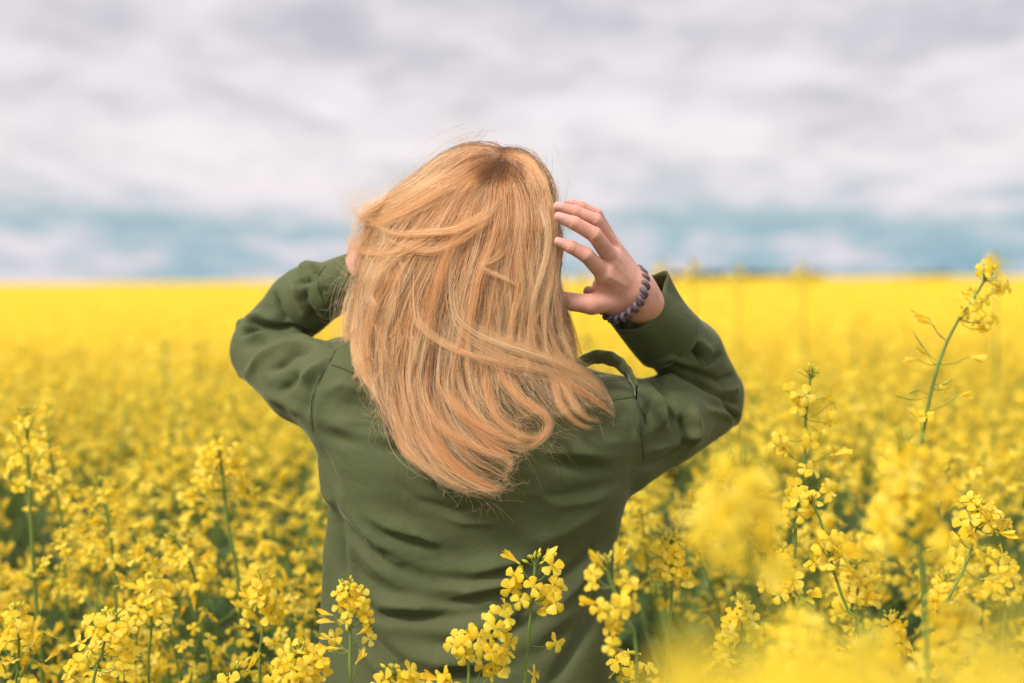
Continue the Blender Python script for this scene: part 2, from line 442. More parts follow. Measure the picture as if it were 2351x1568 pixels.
# right hand: knuckle, middle joint, end joint, tip
idx_ = [(q(775, 885, 2.050), .0130), (q(585, 690, 2.022), .0107), (q(430, 605, 2.018), .0092), (q(306, 555, 2.018), .0072)]
mid_ = [(q(860, 745, 2.055), .0130), (q(668, 480, 2.020), .0110), (q(460, 360, 2.014), .0098), (q(308, 303, 2.012), .0078)]
rng_ = [(q(870, 640, 2.072), .0120), (q(680, 335, 2.042), .0100), (q(470, 243, 2.034), .0092), (q(296, 195, 2.030), .0074)]
pnk_ = [(q(850, 570, 2.092), .0105), (q(690, 270, 2.070), .0084), (q(530, 192, 2.062), .0078), (q(402, 152, 2.058), .0062)]
thb_ = [(q(830, 1150, 2.075), .0175), (q(640, 1190, 2.062), .0150), (q(440, 1165, 2.058), .0130), (q(300, 1120, 2.062), .0105)]
wr1 = q(1080, 1060, 2.092)
palm = [(idx_[0][0], wr1, .0155, .024, .016), (mid_[0][0], wr1, .0150, .024, .016), (rng_[0][0], q(1050, 980, 2.102), .0140, .021, .016),
        (pnk_[0][0], q(1000, 900, 2.112), .0115, .018, .016), (q(830, 1130, 2.082), wr1, .022, .026, .014),
        (q(900, 1190, 2.085), q(1100, 1160, 2.105), .0165, .025, .012), (q(760, 1010, 2.074), wr1, .0165, .024, .014), (wr1, wrR, .026, .0275, .016),
        (wrR, q(1300, 1290, 2.145), .0275, .030, .012), (q(1300, 1290, 2.145), q(1440, 1420, 2.19), .030, .030, .012),
        (q(610, 1060, 2.105), q(800, 1150, 2.098), .0085, .014, .012)]
HF = hand_field([idx_, mid_, rng_, pnk_, thb_], palm, H(*Q(200, 1600), 1.97) , H(*Q(1560, 40), 2.22), 0.0019)
hv, hf = HF.nets(); hv = smooth_mesh(hv, hf, 4)
def redness(v, chains):
    r = np.zeros(len(v))
    for ch in chains:
        for i, amt in ((1, .9), (2, .5), (3, .8)):
            p = ch[i][0] - np.array([0, 0.004, 0]); d = np.linalg.norm(v - p, axis=1); r = np.maximum(r, amt * np.exp(-(d / 0.010) ** 2))
        d = np.linalg.norm(v - ch[0][0] - np.array([0, -.012, 0]), axis=1); r = np.maximum(r, .3 * np.exp(-(d / 0.010) ** 2))
    return r
# creases over the finger joints, tendons on the back of the hand
hn = vert_normals(hv, hf); hx, hy, hd = proj(hv)
disp = np.zeros(len(hv))
for ch in (idx_, mid_, rng_, pnk_):
    for i in (1, 2):
        a = ch[i][0]; u = (ch[i + 1][0] - ch[i - 1][0]); u /= np.linalg.norm(u)
        s = (hv - a) @ u; d = np.linalg.norm(hv - a, axis=1); w = np.exp(-(d / (ch[i][1] * 1.7)) ** 2) * (hn[:, 1] < 0.1)
        disp -= w * 0.0007 * (np.abs(np.sin(s / 0.0019)) < 0.33) * (np.abs(s) < 0.0075)
for ch, tw in ((idx_, (1060, 1040)), (mid_, (1080, 1000)), (rng_, (1050, 940))):
    c0 = ch[0][0]; ax, ay, _ = proj(c0[None]); 
    d, s, al = polydist(hx, hy, [(ax[0], ay[0]), Q(*tw)])
    disp += 0.0012 * np.exp(-(d / 5.0) ** 2) * np.clip(al * 5, 0, 1) * np.clip((1 - al) * 1.5, 0, 1) * (hn[:, 1] < 0)
hv = hv + hn * disp[:, None]
hred = redness(hv, (idx_, mid_, rng_, pnk_, thb_))
# left hand, mostly inside the hair, fingers curled back over the head
lw = wrL
lidx = [(H(905, 545, 2.15), .013), (H(945, 500, 2.10), .0105), (H(985, 478, 2.075), .0092), (H(1012, 470, 2.07), .0075)]
lmid = [(H(895, 530, 2.165), .013), (H(925, 475, 2.12), .0107), (H(965, 448, 2.09), .0095), (H(998, 440, 2.08), .0075)]
lrng = [(H(885, 520, 2.182), .012), (H(905, 462, 2.14), .010), (H(945, 430, 2.115), .009), (H(980, 420, 2.10), .0072)]
lpnk = [(H(878, 520, 2.198), .0105), (H(890, 470, 2.165), .0085), (H(920, 440, 2.14), .008), (H(950, 430, 2.13), .0065)]
lthb = [(H(885, 590, 2.15), .0165), (H(925, 600, 2.13), .014), (H(965, 605, 2.12), .012), (H(995, 600, 2.12), .010)]
lp = [(c[0][0], lw, .0150, .024, .016) for c in (lidx, lmid, lrng, lpnk)] + [(lthb[0][0], lw, .018, .025, .014), (lw, lw * .55 + H(740, 672, 2.235) * .45, .026, .025, .012)]
LF = hand_field([lidx, lmid, lrng, lpnk, lthb], lp, H(700, 740, 2.02), H(1040, 380, 2.30), 0.0030)
lv, lf = LF.nets(); lv = smooth_mesh(lv, lf, 4); lred = redness(lv, (lidx, lmid, lrng, lpnk, lthb))
# hands and body are welded into one continuous surface
body = add('body', mesh_np('body', bv - PO, bf, M_SKIN, attrs={'red': np.zeros(len(bv))}), person)
tmp = [add('tmp', mesh_np('tmp', a - PO, b, M_SKIN, attrs={'red': c}), person) for a, b, c in ((hv, hf, hred), (lv, lf, lred))]
for t_ in tmp:
    bo = body.modifiers.new('weld', 'BOOLEAN'); bo.operation = 'UNION'; bo.object = t_; bo.solver = 'EXACT'
bpy.context.view_layer.update()
me_ = bpy.data.meshes.new_from_object(body.evaluated_get(bpy.context.evaluated_depsgraph_get()))
body.modifiers.clear(); body.data = me_; me_.name = 'body'
for t_ in tmp: bpy.data.objects.remove(t_)
# fingernails
def nail(ch, s=1.0, tilt=0.0):
    tip, r = ch[3]; d = tip - ch[2][0]; d /= np.linalg.norm(d)
    view = np.array([0, -1.0, 0.25]); nrm = view - d * (view @ d); nrm /= np.linalg.norm(nrm); side = np.cross(d, nrm)
    v = []; f = []
    for i in range(7):
        for j in range(7):
            a = (i / 6 * 2 - 1); b = (j / 6 * 2 - 1)
            w = 0.80 * r * math.sqrt(max(0, 1 - 0.55 * a ** 4 - 0.25 * (a > 0) * a * a)); l = r * 1.05
            x = b * w; h = math.sqrt(max((r * 1.04) ** 2 - x * x, 0)) - 0.0001 * abs(a)
            v.append(tip + d * (a * l - 0.0005) + side * x + nrm * (h + (0.0003 if abs(a) < .9 and abs(b) < .9 else -0.0008)))
    for i in range(6):
        for j in range(6): f.append((i * 7 + j, i * 7 + j + 1, i * 7 + j + 8, i * 7 + j + 7))
    add('fingernail', mesh_np('fingernail', np.array(v) - PO, np.array(f), M_NAIL), body)
for c in (idx_, mid_, rng_, pnk_): nail(c)

# ---- trousers
T = Field((-0.40, 1.9, 0.05), (0.30, 2.4, 1.05), 0.009)
T.ell((-0.055, 2.14, hipz - 0.03), (0.160, 0.093, 0.115), 0.02)
for s in (-1, 1):
    hx_ = -0.055 + s * 0.09
    T.cone((hx_, 2.13, hipz - 0.05), (hx_ + s * 0.01, 2.12, 0.47), 0.098, 0.072, 0.03)
    T.cone((hx_ + s * 0.01, 2.12, 0.47), (hx_ + s * 0.015, 2.15, 0.12), 0.072, 0.062, 0.02)
tv, tf = T.nets(); add('trousers', mesh_np('trousers', smooth_mesh(tv, tf, 4) - PO, tf, M_DENIM), person)

# ---- shirt
S = Field((-0.50, 1.88, 0.72), (0.44, 2.42, 1.52), 0.0036)
sec = np.array([  # py, left px, right px, half depth, centre depth
    (775, 1010, 1230, 0.055, 2.15), (800, 930, 1290, 0.065, 2.15), (822, 850, 1270, 0.072, 2.15), (850, 800, 1320, 0.080, 2.145), (900, 748, 1462, 0.098, 2.14), (960, 722, 1475, 0.116, 2.135), (1010, 724, 1474, 0.130, 2.135),
    (1060, 735, 1464, 0.136, 2.135), (1110, 746, 1452, 0.134, 2.135), (1160, 752, 1437, 0.124, 2.135), (1250, 749, 1411, 0.112, 2.135), (1350, 745, 1408, 0.110, 2.135), (1450, 739, 1404, 0.116, 2.135),
    (1568, 729, 1404, 0.124, 2.135), (1750, 715, 1412, 0.140, 2.135), (1880, 712, 1416, 0.146, 2.135)])
zz = np.array([P(1115, r[0], 2.12).z for r in sec]); xl = np.array([P(r[1], r[0], 2.13).x for r in sec]); xr = np.array([P(r[2], r[0], 2.13).x for r in sec])
sl, X, Y, Z = S.sub(np.array([-0.5, 1.88, 0.70]), np.array([0.44, 2.42, 1.50]))
o = np.argsort(zz); zf = Z.ravel()
it = lambda a: np.interp(zf, zz[o], a[o])[None, None, :]
XL, XR, Bd, Yc = it(xl), it(xr), it(sec[:, 3]), it(sec[:, 4])
cxm, hw = (XL + XR) / 2, (XR - XL) / 2
e_ = 2.3
qq = (np.abs((X - cxm) / hw) ** e_ + np.abs((Y - Yc) / Bd) ** e_) ** (1 / e_)
d = (qq - 1) * np.minimum(hw, Bd) * 0.9
ztop = zz.max(); zbot = zz.min() + 0.01
d = np.maximum(d, Z - ztop); d = np.maximum(d, zbot - Z)
S.f[sl] = np.minimum(S.f[sl], d)
# sleeves
S.cone(H(860, 850, 2.15), H(1050, 785, 2.15), 0.050, 0.045, 0.03)
S.cone(H(790, 850, 2.15), H(860, 840, 2.15), 0.040, 0.045, 0.03)
S.cone(H(1390, 932, 2.15), H(1240, 885, 2.15), 0.038, 0.045, 0.03)
S.cone(H(800, 905, 2.135), H(700, 872, 2.19), 0.070, 0.063, 0.035)
S.cone(H(700, 872, 2.19), H(596, 812, 2.275), 0.063, 0.047, 0.015)
S.cone(H(600, 790, 2.285), H(690, 700, 2.245), 0.047, 0.050, 0.012)
S.cone(H(690, 700, 2.245), H(780, 652, 2.20), 0.050, 0.0415, 0.012)
S.cone(H(692, 650, 2.25), H(735, 641, 2.235), 0.026, 0.026, 0.008)
S.cone(H(555, 860, 2.265), H(612, 820, 2.26), 0.006, 0.037, 0.008)
S.cone(H(552, 742, 2.285), H(610, 762, 2.28), 0.008, 0.036, 0.008)
S.cone(H(1688, 962, 2.27), H(1636, 938, 2.26), 0.006, 0.034, 0.008)
S.cone(H(1672, 880, 2.285), H(1640, 880, 2.28), 0.014, 0.034, 0.008)
S.cone(H(1420, 962, 2.135), H(1530, 958, 2.19), 0.056, 0.063, 0.03)
S.cone(H(1530, 958, 2.19), H(1650, 935, 2.27), 0.063, 0.038, 0.015)
S.cone(H(1440, 1050, 2.15), H(1640, 962, 2.25), 0.052, 0.024, 0.02)
S.cone(H(1648, 902, 2.285), H(1580, 815, 2.235), 0.042, 0.056, 0.012)
S.cone(H(1580, 815, 2.235), H(1510, 748, 2.175), 0.054, 0.052, 0.012)
sv, sf = S.nets()
# the sharp crooks of the elbows stay, the rest is relaxed
sv = smooth_mesh(sv, sf, 6)
sn = vert_normals(sv, sf); px, py, _ = proj(sv)
face = np.clip(-sn[:, 1] * 2.5 + 0.35, 0, 1)
D = np.zeros(len(sv))
def fold(pl, w, amp, zone=None, taper=True):
    """amp in mm, + ridge, - valley; width in px"""
    global D
    mx_ = sum(p[0] for p in pl) / len(pl)
    if mx_ < 742 or mx_ > 1466: amp *= 1.6; w *= 0.85      # crisper folds in the sleeves
    d, s, al = polydist(px, py, pl)
    t = np.clip(al * 4, 0, 1) * np.clip((1 - al) * 4, 0, 1) if taper else 1
    g = np.exp(-(np.abs(d) / (w * .85)) ** 1.6) * t * amp * 0.0014
    if zone == 'torso': g = g * (sv[:, 1] < 2.14)
    D += g * face
def pleat(pl, w, amp):      # ridge with a sharper valley on its lower side
    global D
    d, s, al = polydist(px, py, pl)
    t = np.clip(al * 4, 0, 1) * np.clip((1 - al) * 4, 0, 1)
    u = s / w
    D += face * t * amp * 0.0018 * (0.75 + 0.5 * np.sin(al * 9 + w)) * (np.exp(-(np.minimum(u + .4, 0) / 1.5) ** 2 - (np.maximum(u + .4, 0) / .55) ** 2) - 0.55 * np.exp(-((u - 1.0) / .6) ** 2))
# back, traced swags
pleat([(725, 960), (760, 982), (830, 1005), (930, 1018), (1040, 1030)], 20, 7)
pleat([(1180, 1030), (1284, 1048), (1390, 1058), (1468, 1045)], 22, 7)
pleat([(758, 1097), (787, 1170), (849, 1240), (923, 1288), (996, 1313), (1088, 1317), (1190, 1295), (1290, 1250)], 19, 8)
pleat([(800, 1130), (830, 1175), (886, 1212), (978, 1243), (1060, 1255)], 16, 5)
pleat([(800, 1240), (850, 1310), (905, 1345), (980, 1362), (1080, 1362), (1180, 1340), (1270, 1300)], 20, 7)
pleat([(820, 1370), (868, 1398), (950, 1404), (1050, 1402), (1130, 1385), (1210, 1350)], 18, 7)
pleat([(860, 1440), (923, 1452), (1030, 1462), (1130, 1448), (1230, 1400), (1330, 1320)], 22, 6)
pleat([(900, 1500), (1000, 1535), (1120, 1530), (1230, 1480), (1330, 1400)], 24, 6)
fold([(762, 1150), (772, 1220), (782, 1290), (800, 1360)], 13, -11)
fold([(748, 1180), (752, 1300), (745, 1430), (742, 1560)], 12, 5)
fold([(800, 1230), (806, 1330), (822, 1400)], 12, 5)
fold([(815, 1415), (860, 1475), (925, 1535), (985, 1590)], 15, -11)
fold([(800, 1430), (840, 1500), (895, 1570)], 15, 5)
fold([(1398, 1240), (1385, 1330), (1352, 1440), (1290, 1540), (1240, 1600)], 17, -10)
fold([(1430, 1190), (1380, 1270), (1320, 1350), (1230, 1430)], 17, 6)
fold([(1405, 1210), (1340, 1290), (1260, 1350), (1180, 1390)], 13, -5)
fold([(1440, 1120), (1370, 1180), (1290, 1225), (1180, 1255)], 22, 4)
fold([(1450, 1095), (1380, 1120), (1290, 1140), (1200, 1150)], 20, -4)
fold([(770, 920), (830, 935), (905, 950)], 26, -6)
fold([(735, 905), (790, 880), (830, 900)], 14, 4)
fold([(1290, 960), (1370, 975), (1440, 965)], 24, -5)
fold([(1420, 925), (1445, 960), (1462, 1010)], 10, -4)
fold([(700, 1000), (728, 1060), (745, 1120), (780, 1200)], 10, 4)
fold([(730, 1020), (760, 1090), (790, 1140)], 12, -5)
fold([(1200, 1130), (1290, 1160), (1360, 1150), (1430, 1115)], 12, 3)
fold([(900, 1100), (960, 1150), (1050, 1175), (1120, 1160)], 12, -3)
fold([(1010, 1180), (1060, 1200), (1150, 1200)], 7, 3)
fold([(940, 1215), (975, 1230), (1010, 1252)], 6, 4)
fold([(1090, 1350), (1060, 1368), (1020, 1372)], 6, 4)
fold([(860, 1240), (880, 1275), (930, 1300)], 7, 4)
fold([(1100, 1440), (1180, 1420), (1250, 1370), (1300, 1330)], 9, -5)
fold([(905, 1430), (860, 1402), (830, 1370)], 8, -5)
fold([(780, 960), (850, 968), (900, 985)], 10, 4)
fold([(800, 880), (840, 905), (880, 915)], 10, 4)
fold([(1300, 1010), (1380, 1020), (1440, 1010)], 10, 3)
for sl_ in ([(772, 800), (765, 815), (747, 847), (730, 880), (718, 912), (715, 945), (719, 990)], [(760, 838), (786, 846), (818, 860), (850, 875)], [(1445, 873), (1461, 912), (1472, 940), (1482, 962), (1472, 990), (1475, 1025)], [(1370, 930), (1407, 919), (1461, 911)]):
    fold(sl_, 5.5, -2.2); fold([(a - 7, b + 2) for a, b in sl_], 5, 1.2)
fold([(1470, 1040), (1540, 1020), (1620, 985)], 12, 4); fold([(1460, 1075), (1520, 1060), (1580, 1020)], 10, -4)
# left sleeve
fold([(560, 762), (624, 754), (676, 754), (721, 771), (763, 791)], 7, -9, taper=False)
pleat([(548, 790), (600, 777), (660, 772), (730, 790)], 12, 5)
fold([(556, 870), (607, 818), (660, 792), (730, 790)], 10, 6)
fold([(610, 860), (650, 832), (676, 808), (725, 800)], 12, -7)
fold([(640, 905), (668, 880), (684, 850)], 12, -5)
fold([(600, 900), (660, 925), (700, 960)], 12, 4)
fold([(690, 880), (720, 850), (760, 830)], 14, 5)
fold([(700, 960), (706, 900), (735, 850)], 12, -4)
fold([(628, 668), (636, 705), (652, 735), (672, 748)], 8, -8)
fold([(668, 640), (690, 700), (712, 745)], 10, 6)
fold([(700, 655), (694, 690), (716, 725), (745, 745)], 11, -8)
fold([(560, 735), (600, 722), (640, 740)], 10, 5)
fold([(574, 742), (600, 748), (636, 748)], 6, -6)
fold([(668, 650), (700, 645), (735, 628)], 7, -6)
fold([(680, 626), (710, 612), (745, 612)], 9, 5)
fold([(730, 660), (760, 690), (780, 720)], 12, -6)
# right sleeve
fold([(1462, 858), (1542, 860), (1600, 879), (1657, 914), (1692, 962)], 7, -9, taper=False)
pleat([(1490, 880), (1560, 876), (1620, 900), (1670, 945)], 12, 5)
fold([(1480, 868), (1512, 880), (1534, 908), (1546, 950), (1546, 1000)], 9, -7)
fold([(1500, 900), (1520, 935), (1520, 990)], 12, 6)
fold([(1560, 950), (1572, 990), (1565, 1030)], 11, -7)
fold([(1590, 930), (1600, 980), (1590, 1030)], 13, 5)
fold([(1495, 915), (1488, 950), (1492, 990)], 12, -4)
fold([(1640, 880), (1665, 868), (1690, 860)], 7, -7)
fold([(1655, 900), (1680, 893), (1700, 895)], 7, 6)
fold([(1650, 915), (1680, 918), (1700, 930)], 6, -7)
fold([(1620, 940), (1660, 950), (1690, 968)], 8, 5)
fold([(1470, 812), (1520, 790), (1553, 758)], 9, -6)
fold([(1480, 835), (1540, 815), (1600, 845)], 10, 5)
fold([(1560, 762), (1590, 800), (1614, 836)], 6, -7)
fold([(1614, 838), (1640, 825), (1657, 808)], 6, -7)
fold([(1585, 770), (1620, 800), (1640, 812)], 14, 4)
fold([(1540, 830), (1600, 860), (1660, 880)], 10, -5)
D += 0.0022 * tone_noise(sv, 9.0, 3.0) + 0.0006 * tone_noise(sv, 24.0, 8.0)
sv = sv + sn * D[:, None]
sv = smooth_mesh(sv, sf, 2, 0.5)
shirt = add('shirt', mesh_np('shirt', sv - PO, sf, M_FAB), person)
tri = [tuple(int(i) for i in q_) for q_ in sf]
bvh = BVHTree.FromPolygons([tuple(p) for p in sv], tri)
camo = Vector((0, 0, CAM_H))
def drape(pl, n, lift=0.0):
    c = catmull(pl, n); out = []
    for x, y in c:
        d = (P(x, y, 2.0) - camo).normalized(); h = bvh.ray_cast(camo, d)
        if h[0] is not None: out.append(np.array(h[0]) - np.array(d) * lift)
    out = np.array(out)
    for _ in range(2): out[1:-1, 1] = (out[:-2, 1] + out[1:-1, 1] * 2 + out[2:, 1]) / 4
    return out
def seam(pl, n=40, r=0.0008):
    p = drape(pl, n, 0.0002)
    # a fine tucked line that wavers a little
    p[:, 0] += 0.0006 * np.sin(np.arange(len(p)) * 1.9)
    v, f = tube(p, r, 6); add('seam', mesh_np('seam', v - PO, f, M_SEAM), shirt)
seam([(772, 800), (765, 815), (747, 847), (730, 880), (718, 912), (715, 945), (719, 990)])
seam([(760, 838), (786, 846), (818, 860), (850, 875)])
seam([(1445, 873), (1461, 912), (1472, 940), (1482, 962), (1472, 990), (1475, 1025), (1478, 1060)])
seam([(1370, 930), (1407, 919), (1461, 911)])
seam([(748, 610), (733, 632), (732, 660), (742, 690)], 30, 0.0009)
seam([(1557, 714), (1556, 735), (1553, 757), (1520, 785), (1470, 806)], 30, 0.0008)
seam([(1558, 762), (1590, 802), (1614, 838), (1638, 828), (1656, 810)], 40, 0.0008)

# cuffs: open bands with thickness
def band(name, c0, c1, r0, r1, ex, flare=None, n=64, m=10, th=0.0022, wob=0.0):
    c0 = np.array(c0); c1 = np.array(c1); t = (c1 - c0) / np.linalg.norm(c1 - c0)
    a = np.cross(t, (0, 1.0, 0)); a /= np.linalg.norm(a); b = np.cross(t, a)
    v = []; 
    for side in (0, 1):
        for i in range(m + 1):
            u = i / m
            for j in range(n):
                an = 2 * math.pi * j / n
                r = r0 + (r1 - r0) * u - side * th
                if flare: r += flare(an, u)
                r += wob * math.sin(an * 3 + u * 3 + 1) + wob * .6 * math.sin(an * 7 + 2 - u * 2)
                v.append(c0 + (c1 - c0) * u + a * math.cos(an) * r + b * math.sin(an) * r * ex)
    f = []; K = (m + 1) * n
    for i in range(m):
        for j in range(n):
            k = (j + 1) % n
            f.append((i * n + j, i * n + k, (i + 1) * n + k, (i + 1) * n + j))
            f.append((K + i * n + j, K + (i + 1) * n + j, K + (i + 1) * n + k, K + i * n + k))
    for j in range(n):
        k = (j + 1) % n
        f.append((m * n + j, m * n + k, K + m * n + k, K + m * n + j)); f.append((j, K + j, K + k, k))
    return add(name, mesh_np(name, np.array(v) - PO, np.array(f), M_FAB), shirt)
# right cuff ends in a pointed corner that stands off the arm
def flareR(an, u):
    d = (an - PEAK + math.pi) % (2 * math.pi) - math.pi
    return 0.017 * math.exp(-(d / 0.24) ** 2) * u ** 1.5
PEAK = math.pi
cR0, cR1 = H(1535, 775, 2.190), H(1460, 697, 2.130)
band('cuff', cR0, cR1, 0.0560, 0.0500, 0.96, flareR, wob=0.0012)
band('cuff', H(748, 662, 2.21), H(862, 613, 2.168), 0.0385, 0.0335, 0.9, None, wob=0.0010)

# loose shoulder strap that arches off the right shoulder, and the collar
def strap(pl, w, name):
    c = catmull(pl, 40); pts = np.array([H(*p) for p in c]); t = np.gradient(pts, axis=0)
    v = []
    for i, p in enumerate(pts):
        tt = t[i] / np.linalg.norm(t[i]); s = np.cross(tt, (0.05, 0.45, 1.0)); s = np.array([0.0, 0.80, -0.60]) if i >= 0 else s
        s = s - tt * (s @ tt); s /= np.linalg.norm(s); nn = np.cross(tt, s)
        for a, b in ((-1, .001), (-.5, .0014), (0, .0016), (.5, .0014), (1, .001), (1, -.001), (0, -.001), (-1, -.001)):
            v.append(p + s * a * w / 2 + nn * (b + 0.0007 * math.sin(i * 1.1 + a)))
    f = [(i * 8 + j, i * 8 + (j + 1) % 8, (i + 1) * 8 + (j + 1) % 8, (i + 1) * 8 + j) for i in range(39) for j in range(8)]
    add(name, mesh_np(name, np.array(v) - PO, np.array(f), M_FAB), shirt)
strap([(1310, 860, 2.06), (1330, 838, 2.06), (1352, 824, 2.06), (1380, 819, 2.06), (1412, 828, 2.06), (1436, 848, 2.055), (1452, 872, 2.045), (1462, 900, 2.03)], 0.034, 'shoulder_strap')
def ring_loft(name, rings, mat, n=56):
    v = []; 
    for (c, rx, ry, tilt) in rings:
        for j in range(n):
            an = 2 * math.pi * j / n
            v.append(np.array(c) + (math.cos(an) * rx, math.sin(an) * ry, math.sin(an) * tilt + 0.002 * math.sin(3 * an)))
    f = [(i * n + j, i * n + (j + 1) % n, (i + 1) * n + (j + 1) % n, (i + 1) * n + j) for i in range(len(rings) - 1) for j in range(n)]
    return add(name, mesh_np(name, np.array(v) - PO, np.array(f), mat), shirt)
nz = P(1120, 800, 2.12)
ring_loft('collar', [((nz.x, 2.145, nz.z - 0.03), 0.085, 0.085, -0.01), ((nz.x, 2.14, nz.z + 0.005), 0.076, 0.078, -0.005), ((nz.x, 2.14, nz.z + 0.03), 0.068, 0.070, 0.0),
                     ((nz.x, 2.14, nz.z + 0.031), 0.071, 0.073, 0.0), ((nz.x, 2.145, nz.z - 0.01), 0.092, 0.094, -0.01), ((nz.x, 2.145, nz.z - 0.012), 0.089, 0.091, -0.01)], M_FAB)

# ---- bracelet: coiled hair tie worn on the right wrist
rc = q(965, 1080, 2.090); ax_ = q(1300, 1230, 2.098) - q(850, 950, 2.098); ax_ /= np.linalg.norm(ax_)
u_ = np.cross(ax_, (0, 1.0, 0)); u_ /= np.linalg.norm(u_)
vv_ = -np.array([0, 1.0, 0]) * 0.82 + ax_ * 0.57
pts = []
NT = 21
for i in range(NT * 16):
    a = 2 * math.pi * i / (NT * 16); ca, sa = math.cos(a), math.sin(a)
    c = rc + u_ * ca * 0.0415 + vv_ * sa * 0.0415
    rad = (u_ * ca + vv_ * sa); rad /= np.linalg.norm(rad); bi = np.cross(u_, vv_)
    h = a * NT
    pts.append(c + rad * math.cos(h) * 0.0038 + bi * math.sin(h) * 0.0050)
pts.append(pts[0]); bvv, bff = tube(pts, 0.0035, 8)
add('bracelet', mesh_np('bracelet', bvv - PO, bff, M_BRAC), person)['label'] = 'plum coloured coiled hair tie worn as a bracelet'
# ================================================================== hair
def hair_mat():
    m, n = new_mat('blonde_hair')
    out = n.nodes.new('ShaderNodeOutputMaterial')
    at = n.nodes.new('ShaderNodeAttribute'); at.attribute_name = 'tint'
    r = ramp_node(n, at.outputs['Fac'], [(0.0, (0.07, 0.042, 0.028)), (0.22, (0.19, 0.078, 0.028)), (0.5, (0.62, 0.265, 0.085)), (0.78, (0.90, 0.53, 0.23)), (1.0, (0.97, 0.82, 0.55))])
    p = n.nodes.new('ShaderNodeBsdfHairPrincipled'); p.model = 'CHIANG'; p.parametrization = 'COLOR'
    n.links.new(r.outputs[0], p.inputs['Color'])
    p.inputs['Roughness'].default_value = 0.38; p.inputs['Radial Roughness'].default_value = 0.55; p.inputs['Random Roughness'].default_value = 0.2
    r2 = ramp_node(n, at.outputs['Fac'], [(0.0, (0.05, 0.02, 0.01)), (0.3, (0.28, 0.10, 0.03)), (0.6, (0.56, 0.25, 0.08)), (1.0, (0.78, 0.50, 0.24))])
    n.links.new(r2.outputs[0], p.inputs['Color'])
    d = n.nodes.new('ShaderNodeBsdfPrincipled'); n.links.new(r.outputs[0], d.inputs['Base Color'])
    d.inputs['Roughness'].default_value = 0.5; d.inputs['Specular IOR Level'].default_value = 0.3
    t = n.nodes.new('ShaderNodeBsdfTranslucent'); n.links.new(r.outputs[0], t.inputs['Color'])
    m1 = n.nodes.new('ShaderNodeMixShader'); m1.inputs[0].default_value = 0.3
    n.links.new(d.outputs[0], m1.inputs[1]); n.links.new(t.outputs[0], m1.inputs[2])
    m2 = n.nodes.new('ShaderNodeMixShader'); m2.inputs[0].default_value = 0.3
    n.links.new(m1.outputs[0], m2.inputs[1]); n.links.new(p.outputs[0], m2.inputs[2])
    n.links.new(m2.outputs[0], out.inputs['Surface']); return m
M_HAIR = hair_mat()
rng = np.random.default_rng(11)

# depth of the front of the hair mass at a view position: round over the skull, then lying on the back
_sy = np.array([320, 335, 370, 430, 520, 640, 760, 860, 950, 1040, 1140, 1250.])
_sx = np.array([1120, 1125, 1130, 1125, 1110, 1090, 1085, 1090, 1110, 1110, 1100, 1100.])
_sw = np.array([60, 110, 170, 220, 250, 270, 280, 290, 320, 330, 330, 330.])
_sr = np.array([0.0, 0.03, 0.068, 0.098, 0.118, 0.124, 0.128, 0.130, 0.142, 0.152, 0.156, 0.15])
_sc = np.array([2.135, 2.135, 2.135, 2.135, 2.135, 2.13, 2.13, 2.125, 2.12, 2.12, 2.12, 2.12])
def hdepth(px, py):
    xc = np.interp(py, _sy, _sx); w = np.interp(py, _sy, _sw); r = np.interp(py, _sy, _sr); c = np.interp(py, _sy, _sc)
    t = np.clip((px - xc) / w, -1, 1)
    return c - r * np.sqrt(np.maximum(1 - t * t, 0.0)) ** 0.9
NP_ = 26
curves = []      # (points (NP_,3), radius0, tint array)
def emit(px, py, dep, tint, r0):
    curves.append((PA(px, py, dep), r0, tint))
def smooth_noise(n_, k, amp):
    x = rng.normal(0, 1, (n_, k)); xi = np.linspace(0, k - 1, NP_); i = np.clip(xi.astype(int), 0, k - 2); w = xi - i; w = w * w * (3 - 2 * w)
    return amp * (x[:, i] * (1 - w) + x[:, i + 1] * w)

